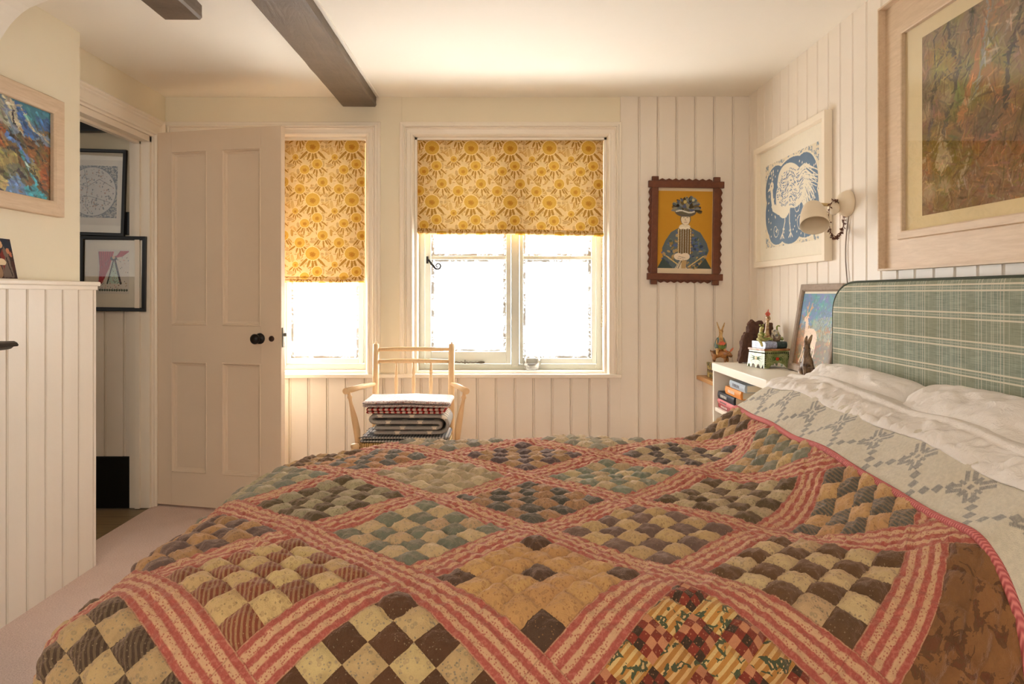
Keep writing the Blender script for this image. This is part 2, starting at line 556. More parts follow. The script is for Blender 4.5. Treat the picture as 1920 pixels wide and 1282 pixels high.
# chimney breast: boarded below, plastered above
BX, BXU, BY1, BY0, LZ = -1.685, -1.752, 3.084, 1.0, 1.170
w = MB()
w.box((XL, BY0, 0), (BX - 0.012, BY1 - 0.01, LZ - 0.02))
w.box((XL, BY0, LZ - 0.02), (BXU, BY1, ZC))
wb = w.build('wall_left_breast', M_PLASTER, kind='structure')
boards('breast_boards', BY1 - BY0, 0.0, LZ - 0.016, 0.107, (2.53 - BY0) % 0.107, Matrix.Translation((BX - 0.012, BY0, 0)) @ ROTL, parent=wb)
MB().box((XL, BY1 - 0.012, 0), (BX, BY1, LZ - 0.016)).build('breast_end', M_BOARD, wb)
w = MB()
w.box((XL, BY0, LZ - 0.018), (BX + 0.014, BY1 + 0.012, LZ), bevel=0.005)
w.box((XL, BY0, LZ - 0.034), (BX + 0.006, BY1 + 0.004, LZ - 0.016), bevel=0.003)
w.build('trim_3', M_TRIM, kind='structure')
# coved plaster where the chimney breast meets the ceiling
pr = [(BXU - 0.09, 1.90), (-1.757, 1.985), (-1.752, 2.003), (-1.735, 2.031), (-1.718, 2.055), (-1.698, 2.077), (-1.676, 2.097), (-1.651, 2.114), (-1.612, 2.131), (-1.568, 2.144), (-1.50, 2.163), (-1.42, 2.181), (-1.33, 2.194), (-1.26, ZC + 0.001), (-1.26, ZC + 0.02), (BXU - 0.09, ZC + 0.02)]
MB().prism(pr, BY0, 2.597).build('ceiling_cove', M_CEIL, kind='structure')

# hall beyond the doorway
M_BLACK = plain('black_paint', rgb(14, 12, 12), 0.35, 0.4)
HY = 3.925
w = MB().box((-3.6, HY, 0), (XL - 0.104, HY + 0.1, 2.25)).build('wall_hall', M_PLASTER, kind='structure')
boards('hall_dado', 1.6, 0.26, 1.03, 0.1, 0.068, Matrix.Translation((XL - 0.104 - 1.6, HY, 0)), parent=w)
MB().box((-3.5, HY - 0.02, 0), (XL - 0.104, HY, 0.27), bevel=0.004).build('baseboard_hall', M_BLACK, kind='structure')
MB().box((-3.5, HY - 0.05, 1.965), (XL - 0.104, HY, 2.22), bevel=0.006).build('trim_4', M_BLACK, kind='structure')
MB().box((-3.5, HY - 0.012, 1.43), (XL - 0.104, HY, 1.55), bevel=0.003).build('trim_5', M_BLACK, kind='structure')
MB().box((-3.7, 1.1, 0), (-3.6, 4.3, 2.3)).box((-3.7, 1.1, 0), (XL - 0.1, 1.2, 2.3)).build('wall_hall_side', M_PLASTER, kind='structure')

# boxed-in corner by the back wall, with a timber cap
M_OAK = wood('honey_oak', rgb(176, 124, 72), rgb(214, 166, 108), 0.4, (30, 2, 30), 3)
MB().box((1.085, 3.645, 0), (XR - 0.012, YB - 0.012, 0.654)).build('wall_corner_boxing', M_BOARD, kind='structure')
tag(MB().box((1.052, 3.634, 0.655), (XR - 0.0125, YB - 0.0125, 0.677), bevel=0.004).build('corner_shelf', M_OAK), 'honey coloured timber shelf on the boxed-in corner by the back wall', 'shelf')

# ------------------------------------------------------------------ windows
def at(x, y, Y): return P(x, y, Y)

m = Mat('window_glass', 0.05, 0.5)
ob = m.coord('Generated')
gx, gy, gz = m.sep(ob)
edge = (gx - 0.5).abs().mx((gz - 0.5).abs())
co = m.coord()
spk = m.noise(m.scaled(co, (1, 1, 1)), 90, 4, 0.7)
pat = m.noise(co, 14, 2)
flake = (spk + (pat - 0.5) * 0.5).gt(0.47)
ex = 0.5 - (gx - 0.5).abs()
ez = (0.5 - (gz - 0.5).abs()) * 1.6
band = (ex.mn(ez) + (spk - 0.5) * 0.03).lt(0.046)
dirt = band * flake
nt = m.nt
tr = m.new('ShaderNodeBsdfTransparent'); tr.inputs[0].default_value = (0.97, 0.97, 0.97, 1)
tl = m.new('ShaderNodeBsdfTranslucent'); tl.inputs[0].default_value = (0.95, 0.96, 0.97, 1)
gl = m.new('ShaderNodeBsdfGlossy'); gl.inputs['Roughness'].default_value = 0.08
df = m.new('ShaderNodeBsdfDiffuse'); df.inputs[0].default_value = rgb(150, 142, 136)
def mixs(f, a, b):
    n = m.new('ShaderNodeMixShader'); m.put(n.inputs[0], f)
    nt.links.new(a, n.inputs[1]); nt.links.new(b, n.inputs[2]); return n.outputs[0]
s1 = mixs(0.32, tr.outputs[0], tl.outputs[0])
s2 = mixs(0.04, s1, gl.outputs[0])
s3 = mixs(dirt * 0.99, s2, df.outputs[0])
nt.links.new(s3, nt.nodes['Material Output'].inputs['Surface'])
M_PANE = m.mat

def pane(name, x0, x1, z0, z1, Y, parent):
    return MB().box((x0, Y, z0), (x1, Y + 0.004, z1)).build(name, M_PANE, parent)

WY = 4.185     # front of the sashes
def bars(mb, x0, x1, z0, z1, Y, w, d):
    """one sash: outer frame of width w (l, r, top, bottom)"""
    l, r, t, b = w
    mb.box((x0, Y, z0), (x0 + l, Y + d, z1), bevel=0.003); mb.box((x1 - r, Y, z0), (x1, Y + d, z1), bevel=0.003)
    mb.box((x0 + l, Y, z0), (x1 - r, Y + d, z0 + b), bevel=0.003); mb.box((x0 + l, Y, z1 - t), (x1 - r, Y + d, z1), bevel=0.003)

def window(no, X0, X1, latch):
    W = X1 - X0
    f = MB()
    y0 = YB
    # lining of the opening and window box frame
    f.box((X0, YB - 0.004, WZ0), (X0 + 0.012, YB + 0.20, WZ1)); f.box((X1 - 0.012, YB - 0.004, WZ0), (X1, YB + 0.20, WZ1))
    f.box((X0, YB - 0.004, WZ1 - 0.012), (X1, YB + 0.20, WZ1)); f.box((X0, YB, WZ0), (X1, YB + 0.20, WZ0 + 0.012))
    root = f.build('window_%d' % no, M_TRIM, kind='structure')
    fr = MB()
    bars(fr, X0 + 0.012, X1 - 0.012, WZ0 + 0.012, WZ1 - 0.012, WY + 0.012, (0.030, 0.030, 0.03, 0.030), 0.07)
    xm = X0 + W * 0.525
    fr.box((xm - 0.022, WY + 0.005, WZ0 + 0.03), (xm + 0.022, WY + 0.08, WZ1 - 0.03), bevel=0.004)
    fr.build('window_frame', M_WINF, root)
    zb = 1.12 - (483 - VY) * WY / F
    for k, (a, b) in enumerate(((X0 + 0.042, xm - 0.022), (xm + 0.022, X1 - 0.042))):
        s = MB()
        side = 0.034 if k == 0 else 0.020
        bot = 0.068 if k == 0 else 0.030
        bars(s, a + 0.003, b - 0.003, WZ0 + 0.045, WZ1 - 0.045, WY, (side, 0.026, 0.03, bot), 0.045)
        s.box((a + side, WY + 0.008, zb - 0.010), (b - 0.026, WY + 0.04, zb + 0.010), bevel=0.003)
        sh = s.build('sash', M_WINF, root)
        pane('window_pane', a + side, b - 0.028, WZ0 + 0.045 + bot - 0.003, zb - 0.008, WY + 0.025, sh)
        pane('window_pane', a + side, b - 0.028, zb + 0.008, WZ1 - 0.07, WY + 0.025, sh)
    # casement stay along the bottom rail
    st = MB()
    sx0 = X0 + 0.06
    pts = [(sx0 + i * 0.30 / 30, WY - 0.014, WZ0 + 0.072 - 0.018 * math.sin(min(1, i / 24) * PI / 2) + 0.0015 * math.sin(i * 2.4)) for i in range(31)]
    st.tube(pts, 0.0045, 6)
    st.tube([(sx0 + 0.21, WY - 0.012, WZ0 + 0.045), (sx0 + 0.21, WY - 0.012, WZ0 + 0.068)], 0.003, 6)
    st.ball((sx0 + 0.30, WY - 0.012, WZ0 + 0.054), (0.022, 0.004, 0.008))
    st.build('casement_stay', plain('stay_metal_%d' % no, rgb(96, 88, 74), 0.4, 0.5, 0.6), root)
    if latch:
        # monkey-tail handle
        h = MB()
        c = at(801, 487, WY - 0.01)
        pts = [(c.x, WY - 0.006, c.z), (c.x + 0.012, WY - 0.016, c.z - 0.004), (c.x + 0.026, WY - 0.016, c.z - 0.026)]
        for i in range(22):
            t = i / 21
            a = PI * 1.05 + t * PI * 2.6
            r = 0.021 * (1 - t * 0.72)
            pts.append((c.x + 0.060 + r * math.cos(a), WY - 0.016, c.z - 0.034 + r * math.sin(a)))
        h.tube(pts, [0.0062] * 3 + [0.0058 - 0.0026 * i / 21 for i in range(22)], 7)
        h.box((c.x - 0.006, WY - 0.006, c.z - 0.02), (c.x + 0.006, WY + 0.002, c.z + 0.02), bevel=0.002)
        h.build('window_handle', M_DARKMETAL, root)
        # beaded blind chain at the right
        return root
    return root

win1 = window(1, WIN[0][0], WIN[0][1], False)
win2 = window(2, WIN[1][0], WIN[1][1], True)

# architraves
WARCH = [(0.0, 0.0), (0.0, -0.020), (0.004, -0.024), (0.014, -0.024), (0.018, -0.036), (0.026, -0.038), (0.030, -0.028), (0.038, -0.034), (0.042, -0.026), (0.060, -0.024), (0.063, -0.030), (0.070, -0.028), (0.078, -0.016), (0.082, 0.0)]
for k, (X0, X1) in enumerate(WIN):
    w = MB()
    o = 0.082
    xl = X0 - (o if k else 0.058)
    w.ring([(xl, WZ0, 1, 0), (xl, WZ1 + o, 1, -1), (X1 + o - 0.012 * (1 - k), WZ1 + o, -1, -1), (X1 + o - 0.012 * (1 - k), WZ0, -1, 0)], WARCH if k else [(min(i, 0.0581) if False else i, y) for i, y in WARCH], closed=False)
    w.build('trim_%d' % (6 + k), M_TRIM, kind='structure', M=Matrix.Translation((0, YB, 0)))
w = MB()
w.box((XL + 0.001, YB - 0.040, WZ0 - 0.022), (XJ + 0.004, YB + 0.02, WZ0), bevel=0.005)
w.build('trim_8', M_TRIM, kind='structure')

# ------------------------------------------------------------------ beams
m = Mat('dark_oak_beam', 0.45, 0.4)
co = m.coord()
g = m.noise(m.scaled(co, (6, 1, 6)), 3, 6, 0.65, 0.8)
p2 = m.noise(co, 5, 3)
m.base(m.mix(g * 0.6 + p2 * 0.4, rgb(64, 52, 42), rgb(128, 110, 90)))
m.bump(g, 0.35, 0.01)
M_BEAM = m.mat
def beam(x0, x1, ya, yb, zlow, label, seed):
    r = thing('ceiling_beam', label, 'beam', (0, 0, 0))
    rs = random.Random(seed)
    b = MB()
    ns = 40
    rows = []
    for i in range(ns + 1):
        y = ya + (yb - ya) * i / ns
        wob = lambda a: (rs.random() - 0.5) * a
        ch = 0.008
        pr = [(x0 + wob(0.004), ZC + 0.001), (x0 + wob(.004), zlow + ch), (x0 + ch, zlow + wob(.002)), (x1 - ch, zlow + wob(.002)), (x1, zlow + ch), (x1 - 0.002 + wob(0.003), zlow + 0.024), (x1 + 0.002 + wob(.006), ZC + 0.001)]
        rows.append([b.bm.verts.new((px, y, pz)) for px, pz in pr])
    for a, c in zip(rows, rows[1:]):
        for k in range(len(a) - 1): b.bm.faces.new((a[k], a[k + 1], c[k + 1], c[k]))
    b.bm.faces.new(rows[0]); b.bm.faces.new(rows[-1])
    b.build('timber', M_BEAM, r)
    return r
zb_ = EYE + (551 - 200) / (F / YB)
bm1 = beam((641 - VX) * YB / F, (706 - VX) * YB / F, 0.3, YB - 0.001, zb_, 'long dark oak beam running along the ceiling to the back wall', 3)
tp = MB().box(((706 - VX) * YB / F + 0.001, 0.3, ZC - 0.006), ((706 - VX) * YB / F + 0.018, YB - 0.001, ZC + 0.001), bevel=0.002)
tp.build('plaster_fillet', M_CEIL, bm1)
Y2 = F * 1.026 / 514
bm2 = beam((306 - VX) * Y2 / F, (379 - VX) * Y2 / F, 0.3, Y2, EYE + 1.026, 'short dark oak beam end on the ceiling nearest the chimney breast', 5)

# ------------------------------------------------------------------ the panelled door, standing open
hx, hy = XL + 0.004, 3.955
ang = math.atan2(3.775 - hy, -1.13 - hx)
DW, DT = 0.748, 0.036
z0, z1 = 0.012, 1.972
st = [0.0, 0.105, 0.318, 0.408, 0.632, DW]      # stile / panel / mullion / panel / stile
zz = [z0, 0.185, 0.765, 0.955, 1.865, z1]
d = MB()
d.box((st[0], 0, z0), (st[1], DT, z1), bevel=0.002); d.box((st[4], 0, z0), (st[5], DT, z1), bevel=0.002)
for a, b in ((zz[0], zz[1]), (zz[2], zz[3]), (zz[4], zz[5])): d.box((st[1], 0.0002, a), (st[4], DT - 0.0002, b))
for a, b in ((zz[1], zz[2]), (zz[3], zz[4])): d.box((st[2], 0.0004, a), (st[3], DT - 0.0004, b))
door = d.build('door_1', M_DOOR, kind='structure')
door.matrix_world = Matrix.Translation((hx, hy, 0)) @ Matrix.Rotation(ang, 4, 'Z')
for a, b in ((st[1], st[2]), (st[3], st[4])):
    for c, e in ((zz[1], zz[2]), (zz[3], zz[4])):
        pm = MB()
        w_, h_ = b - a, e - c
        pm.box((-w_ / 2, 0.0145, -h_ / 2), (w_ / 2, 0.0215, h_ / 2))
        for sgn, base in ((1, 0.0), (-1, DT)):
            prof = [(0.0, base + sgn * 0.001), (0.004, base - sgn * 0.003), (0.009, base + sgn * 0.001), (0.013, base + sgn * 0.010), (0.022, base + sgn * 0.0125), (0.024, base + sgn * 0.0155)]
            pm.frame(w_, h_, prof)
        pm.build('door_panel', M_DOOR, door, M=Matrix.Translation(((a + b) / 2, 0, (c + e) / 2)))
RX = Matrix.Rotation(PI / 2, 4, 'X')      # lathe axis z -> -y
k = MB()
k.lathe([(0.0, 0.0), (0.028, 0.0), (0.028, 0.004), (0.022, 0.008), (0.010, 0.010), (0.009, 0.026), (0.016, 0.032), (0.025, 0.040), (0.026, 0.050), (0.019, 0.060), (0, 0.063)], 24, RX)
k.build('door_knob', M_DARKMETAL, door, M=Matrix.Translation((0.628, 0, 0.893)))
k = MB()
k.lathe([(0, 0), (0.015, 0.0), (0.015, 0.003), (0.011, 0.006), (0, 0.006)], 20, RX)
k.build('keyhole_cover', plain('keyhole_bronze', rgb(70, 48, 36), 0.4, 0.5, 0.5), door, M=Matrix.Translation((0.694, 0, 0.893)))
k = MB()
k.box((DW, 0.006, 0.85), (DW + 0.008, 0.03, 0.95), bevel=0.003); k.box((DW + 0.006, 0.012, 0.905), (DW + 0.022, 0.022, 0.922), bevel=0.002)
k.build('door_latch', plain('latch_steel', rgb(150, 145, 135), 0.35, 0.5, 0.7), door)
for z in (0.25, 1.70):
    k = MB().tube([(-0.002, -0.006, z - 0.04), (-0.002, -0.006, z + 0.04)], 0.006, 10)
    k.build('door_hinge', M_DOOR, door)
# ------------------------------------------------------------------ the bed
BNY, BFY = 1.36, 2.68            # where the bedding starts to roll over, near and far
BFX = -0.675                      # ... and at the foot
RO = 0.155
ZT = 0.592
HEAD_X = np.array([-9, .60, .68, .74, .79, .84, .90, .96, 1.01, 1.05, 1.09, 1.14, 2.0])
HEAD_Z = np.array([0, 0, .006, .03, .072, .112, .158, .205, .228, .232, .220, .200, .200])
_hx = np.linspace(-1.2, 1.6, 1401)
_hz = np.interp(_hx, HEAD_X, HEAD_Z)
_k = np.hanning(31); _k /= _k.sum()
_hz = np.convolve(np.pad(_hz, 15, 'edge'), _k, 'valid')
_arc = np.concatenate([[0], np.cumsum(np.hypot(np.diff(_hx), np.diff(_hz)))])
_arc = _arc - np.interp(0.0, _hx, _arc)        # arc length equals X on the flat part
def u_of_x(x): return float(np.interp(x, _hx, _arc))

def drape(u, v, lift=0.0, droplen=9.0):
    """point of the bedding surface for cloth coordinates u (along the bed) and v (across it)"""
    over_f = np.clip(BFX - u, 0, None)
    over_n = np.clip(BNY - v, 0, None)
    over_b = np.clip(v - BFY, 0, None)
    oy = np.where(over_n > 0, -over_n, over_b)
    r = np.hypot(over_f, oy) + 1e-9
    th = np.clip(r / RO, 0, PI / 2)
    out = RO * np.sin(th) + np.clip(r - RO * PI / 2, 0, None) * 0.06
    dz = -RO * (1 - np.cos(th)) - np.clip(r - RO * PI / 2, 0, None) * 0.99
    X = np.where(over_f > 0, BFX, np.interp(u, _arc, _hx)) - out * over_f / r
    Y = np.clip(v, BNY, BFY) + out * oy / r
    side = np.clip(1 - (np.abs(oy) / 0.42), 0, 1)
    side = side * side * (3 - 2 * side)
    near = np.clip((2.35 - v) / 1.0, 0, 1)
    H = np.interp(u, _arc, _hz) * side * (1 - 0.15 * near)
    und = 0.007 * np.sin(u * 5.1 + 1.3 * np.sin(v * 3.7)) * np.cos(v * 4.3 + 0.6) + 0.004 * np.sin(u * 11 + v * 9) + 0.003 * np.sin(v * 17 - u * 8)
    # soft folds in the part that hangs down
    hang = np.clip((r - 0.12) / 0.3, 0, 1)
    fold = hang * 0.020 * np.sin((u + v) * 13 + 1.5 * np.sin(u * 7))
    X = X + np.where(over_f > 0, -1, 0) * fold * np.abs(over_f) / r
    Y = Y + np.sign(oy) * fold * np.abs(oy) / r
    def sm(t): t = np.clip(t, 0, 1); return t * t * (3 - 2 * t)
    sag = 0.022 * sm((-0.40 - u) / 0.35) + 0.055 * sm((-0.28 - u) / 0.42) * sm((v - 2.15) / 0.6)
    Z = ZT + dz + H + und * (1 - 0.5 * hang) - sag
    co = np.stack([X, Y, Z], -1)
    if np.any(lift != 0):
        co = co + normals(co) * (lift[..., None] if hasattr(lift, 'shape') else lift)
    return co

def normals(co):
    du = np.gradient(co, axis=1); dv = np.gradient(co, axis=0)
    n = np.cross(du, dv)
    n /= (np.linalg.norm(n, axis=-1, keepdims=True) + 1e-12)
    return n * np.where(n[..., 2:3] < -0.3, -1, 1) if False else n

def smooth_noise(shape, cells, seed):
    rs = np.random.RandomState(seed)
    gy, gx = cells
    g = rs.rand(gy + 2, gx + 2)
    v = np.linspace(0, gy, shape[0]); u = np.linspace(0, gx, shape[1])
    iv = np.minimum(v.astype(int), gy); iu = np.minimum(u.astype(int), gx)
    fv = (v - iv); fu = (u - iu); fv = fv * fv * (3 - 2 * fv); fu = fu * fu * (3 - 2 * fu)
    a = g[np.ix_(iv, iu)]; b = g[np.ix_(iv, iu + 1)]; c = g[np.ix_(iv + 1, iu)]; d = g[np.ix_(iv + 1, iu + 1)]
    fu = fu[None, :]; fv = fv[:, None]
    return (a * (1 - fu) + b * fu) * (1 - fv) + (c * (1 - fu) + d * fu) * fv

# --- quilt
QP = 0.3606          # lattice period of the blocks, measured square to the strips
QH = 0.1375          # half side of a block of patches
QC = (0.066, 1.41)   # centre of one block
uE = u_of_x(0.842)
us = np.arange(-1.12, uE, 0.0042); us = np.append(us, uE)
vs_ = np.arange(0.93, 3.08, 0.0046)
U, VV = np.meshgrid(us, vs_)
qa = ((U - QC[0]) + (VV - QC[1])) / math.sqrt(2)
qb = ((U - QC[0]) - (VV - QC[1])) / math.sqrt(2)
na, nb = np.round(qa / QP).astype(int), np.round(qb / QP).astype(int)
da, db = qa - na * QP, qb - nb * QP
ins = (np.abs(da) < QH) & (np.abs(db) < QH)
sx = (da + QH) / (2 * QH) * 5; sy = (db + QH) / (2 * QH) * 5
fx, fy = sx - np.floor(sx), sy - np.floor(sy)
puff_sq = (1 - np.abs(2 * fx - 1) ** 3.6) * (1 - np.abs(2 * fy - 1) ** 3.6)
# every patch swells a little differently
hsh = np.abs(np.sin((na * 17 + nb * 31 + np.floor(sx) * 7.3 + np.floor(sy) * 13.7)) * 43758.5) % 1
puff_sq = puff_sq * (0.7 + 0.6 * hsh)
wA = np.abs(da) > QH
across = np.where(wA, np.abs(da) - QP / 2, np.abs(db) - QP / 2)
along = np.where(wA, qb, qa)
wS = QP / 2 - QH
ql = (along / 0.030) % 1; qw = ((across + wS) / (2 * wS) * 3) % 1
puff_st = (1 - np.abs(2 * ql - 1) ** 3) * (1 - np.abs(2 * qw - 1) ** 3) * 0.45
lift = np.where(ins, puff_sq * 0.0115, puff_st * 0.0085)
lift += 0.0060 * (smooth_noise(U.shape, (150, 130), 4) - 0.5) + 0.0045 * (smooth_noise(U.shape, (300, 260), 9) - 0.5)
lift += 0.012 * (smooth_noise(U.shape, (14, 12), 14) - 0.5)
qco = drape(U, VV, lift)

CREAM = (232, 208, 158)
ST = {  # block (i, j): colour of the corner patches, of the others, accent print, style (stripes, mini patches, plain)
    (0, 0): ((74, 54, 46), (222, 182, 122), (160, 96, 60), (0, 0, 0, 1)),
    (2, 0): ((98, 70, 46), (226, 204, 160), (96, 92, 92), (0, 0, 0, 0)),
    (-2, 0): ((140, 62, 48), (230, 206, 152), (122, 106, 78), (.6, 0, 0, 0)),
    (-4, 0): ((92, 78, 62), (214, 190, 146), (90, 74, 62), (0, 0, 0, 0)),
    (4, 0): ((110, 78, 50), (110, 78, 50), (150, 100, 60), (0, 0, 1, 0)),
    (-1, -1): ((84, 50, 32), (226, 204, 150), (92, 104, 116), (0, 0, 0, 0)),
    (1, -1): ((128, 40, 34), (218, 176, 110), (60, 84, 70), (0, 1, 0, 0)),
    (3, -1): ((122, 80, 48), (122, 80, 48), (76, 46, 30), (0, 0, 1, 0)),
    (5, -1): ((116, 76, 46), (116, 76, 46), (70, 44, 30), (0, 0, 1, 0)),
    (-3, -1): ((58, 48, 46), (214, 190, 142), (112, 116, 116), (.3, 0, 0, 0)),
    (-1, 1): ((124, 138, 122), (222, 198, 158), (120, 130, 116), (0, 0, 0, 0)),
    (1, 1): ((118, 98, 94), (214, 188, 140), (130, 110, 88), (0, 0, 0, 0)),
    (3, 1): ((84, 98, 98), (222, 184, 134), (150, 100, 64), (.35, 0, 0, 0)),
    (-3, 1): ((98, 82, 84), (198, 158, 112), (112, 86, 66), (0, 0, 0, 0)),
    (0, 2): ((76, 92, 90), (198, 158, 122), (60, 56, 60), (0, 0, 0, 0)),
    (2, 2): ((86, 76, 54), (208, 196, 164), (100, 92, 74), (0, 0, 0, 0)),
    (-2, 2): ((84, 80, 58), (188, 186, 158), (96, 92, 70), (0, 0, 0, 0)),
    (-4, 2): ((124, 134, 122), (190, 186, 160), (100, 100, 84), (0, 0, 0, 0)),
    (-1, 3): ((192, 180, 148), (224, 212, 180), (150, 150, 120), (0, 0, 0, 0)),
    (1, 3): ((136, 156, 140), (214, 198, 162), (128, 128, 104), (0, 0, 0, 0)),
    (-3, 3): ((146, 160, 148), (196, 194, 168), (128, 140, 124), (0, 0, 0, 0)),
    (3, 3): ((140, 152, 138), (222, 196, 148), (128, 118, 92), (0, 0, 0, 0)),
    (0, 4): ((92, 84, 96), (200, 166, 124), (112, 92, 84), (0, 0, 0, 0)),
    (-2, 4): ((116, 128, 128), (206, 160, 122), (120, 100, 84), (0, 0, 0, 0)),
    (2, 4): ((84, 88, 92), (212, 198, 164), (96, 96, 90), (0, 0, 0, 0)),
    (-1, 5): ((150, 160, 150), (216, 200, 170), (128, 128, 104), (0, 0, 0, 0)),
    (1, 5): ((172, 178, 164), (224, 212, 184), (128, 128, 104), (0, 0, 0, 0)),
}
gi, gj = na + nb, na - nb
cA = np.zeros(U.shape + (3,)); cB = cA.copy(); cC = cA.copy(); cS = cA.copy(); cT = cA.copy()
dflt = [((104, 88, 72), (212, 184, 138), (110, 90, 70), (0, 0, 0, 0)), ((120, 130, 120), (214, 196, 158), (110, 110, 90), (0, 0, 0, 0))]
for i in range(gi.min(), gi.max() + 1):
    for j in range(gj.min(), gj.max() + 1):
        mk = (gi == i) & (gj == j)
        if not mk.any(): continue
        A, B, Cc, S = ST.get((i, j), dflt[(i * 3 + j) % 2])
        cA[mk] = lin(tuple(c / 255 for c in A)); cB[mk] = np.array(lin(tuple(c / 255 for c in B))) * (.96, .90, .83); cC[mk] = lin(tuple(c / 255 for c in Cc))
        cS[mk] = S[:3]; cT[mk] = S[3]

m = Mat('patchwork_cotton', 0.85, 0.12)
tcn = m.new('ShaderNodeUVMap')
u_, v_, _z = m.sep(tcn.outputs[0])
rt = 1 / math.sqrt(2)
a_ = ((u_ - QC[0]) + (v_ - QC[1])) * rt
b_ = ((u_ - QC[0]) - (v_ - QC[1])) * rt
na_, nb_ = (a_ / QP).rnd(), (b_ / QP).rnd()
da_, db_ = a_ - na_ * QP, b_ - nb_ * QP
outA, outB = da_.abs().gt(QH), db_.abs().gt(QH)
outside = outA.mx(outB)
sx_ = (da_ + QH) * (5 / (2 * QH)); sy_ = (db_ + QH) * (5 / (2 * QH))
ix, iy = sx_.floor(), sy_.floor()
chk = (ix + iy).mod2()                       # 0: corner colour, 1: other
stl = m.attr('style'); s_str, s_mini, s_plain = m.sep(stl)
spec_ = m.sep(m.attr('spot'))[0]
k1, k2 = (ix - 2.0).abs(), (iy - 2.0).abs()
dark_spot = (k1 - k2).abs().lt(0.1) * (k1 - 1.0).abs().gt(0.5)
isB = chk.mx(spec_ * (1.0 - dark_spot))
colA, colB, colC = m.attr('patch_a'), m.attr('patch_b'), m.attr('patch_print')
uv = m.comb(u_, v_, 0.0)
# prints
vd = m.voro(uv, 150); vd2 = m.voro(uv, 82)
dots = vd.lt(0.24); rings = vd2.lt(0.33) * vd2.gt(0.13)
fine = m.noise(uv, 420, 2)
cloudy = m.noise(uv, 40, 3)
pa = m.mix(vd.lt(0.17) * 0.5, m.mix(cloudy * 0.35, colA, (0.01, 0.01, 0.01, 1)), m.mix(0.5, colB, colC))
# flowers on the light patches
pb = m.mix(dots * 0.55, m.mix(cloudy * 0.22, colB, colC), colC)
pb = m.mix(rings * 0.28, pb, m.mix(0.35, colC, colA))
# printed stripes on the darker patches
stripe = ((u_ * 1.0 + v_ * 0.15) * 720.0).sin().gt(0.15)
pa = m.mix(s_str * stripe * 0.75, pa, m.mix(0.35, colB, colC))
# block of tiny red and black patches and big leafy print
mx4, my4 = (sx_ * 4.0).floor(), (sy_ * 4.0).floor()
mc = (mx4 + my4).mod2()
mrnd = m.white(m.comb(mx4 + na_ * 31.0, my4 + nb_ * 57.0, 3.0))
mini = m.mix(mc, rgb(128, 32, 30), m.mix(mrnd.gt(0.5), rgb(22, 18, 22), rgb(206, 140, 104)))
mini = m.mix((m.voro(uv, 190).lt(0.22)) * 0.5, mini, rgb(214, 150, 110))
leaf = m.noise(uv, 55, 3, 0.5, 0.6)
gold = m.mix(((u_ * 1.0 - v_ * 1.1) * 330.0).sin().gt(0.2), rgb(196, 138, 66), rgb(230, 196, 134))
big = m.mix(leaf.gt(0.56), gold, m.mix(leaf.gt(0.66), rgb(54, 84, 62), rgb(232, 196, 140)))
pa = m.mix(s_mini, pa, mini)
pb = m.mix(s_mini, pb, big)
patch = m.mix(isB, pa, pb)
# brown paisley border blocks, one cloth
pais = m.noise(uv, 26, 4, 0.6, 1.2)
plainc = m.mix(pais.gt(0.55) * 0.75, m.mix(cloudy, colA, rgb(158, 112, 68)), m.mix(pais.gt(0.62), colC, rgb(88, 34, 26)))
patch = m.mix(s_plain, patch, plainc)
prn = m.white(m.comb(ix + na_ * 13.0, iy + nb_ * 29.0, 7.0))
patch = m.mix(0.22, patch, m.mix(prn, (0.10, 0.08, 0.06, 1), (0.80, 0.70, 0.52, 1)), 'OVERLAY')
# the pink strips between the blocks
cA_ = da_.abs() - QP / 2; cB_ = db_.abs() - QP / 2
crs = outA * cA_ + (1.0 - outA) * cB_
wob = (m.noise(uv, 12, 2) - 0.5) * 0.004
st_ = ((crs + wob) * (2 * PI / 0.0295) + PI * 0.0).sin()
stc = m.math('COSINE', (crs + wob) * (2 * PI / 0.0295))
stc = m.math('COSINE', (crs + wob) * (2 * PI / 0.0236) + PI)
redf = m.math('MULTIPLY', (stc * 1.5 + 0.45 + (m.noise(uv, 60, 3) - 0.5) * 1.6).mx(0.0).mn(1.0), 0.92)
redd = m.mix(m.noise(uv, 150, 2).gt(0.55) * 0.5, rgb(172, 80, 72), rgb(200, 116, 102))
tan = m.mix(m.voro(uv, 230).lt(0.34) * 0.8, rgb(212, 168, 130), rgb(170, 86, 74))
strip = m.mix(redf, tan, redd)
patch = m.mix(0.16, patch, rgb(138, 106, 76))
seamd = ((da_.abs() - QH).abs().lt(0.0012)).mx((db_.abs() - QH).abs().lt(0.0012))
allc = m.mix(outside, patch, strip)
allc = m.mix(seamd * 0.35, allc, rgb(120, 60, 50))
allc = m.mix(0.25 * fine, allc, rgb(110, 90, 70))
m.base(allc)
weave = m.noise(uv, 900, 2)
crease = m.noise(uv, 110, 4, 0.7, 0.5)
m.bump(crease * 0.85 + weave * 0.15, 0.9, 0.005)
m.bsdf.inputs['Sheen Weight'].default_value = 0.55
m.bsdf.inputs['Sheen Roughness'].default_value = 0.4
m.bsdf.inputs['Sheen Tint'].default_value = rgb(235, 200, 180)
quilt = grid_mesh('patchwork_quilt', qco, uv=np.stack([U, VV], -1), cols={'patch_a': cA, 'patch_b': cB, 'patch_print': cC, 'style': cS, 'spot': cT}, mat=m.mat)
tag(quilt, 'patchwork quilt of checked diamonds and pink strips spread over the bed', 'quilt')
M_QUILT = m.mat
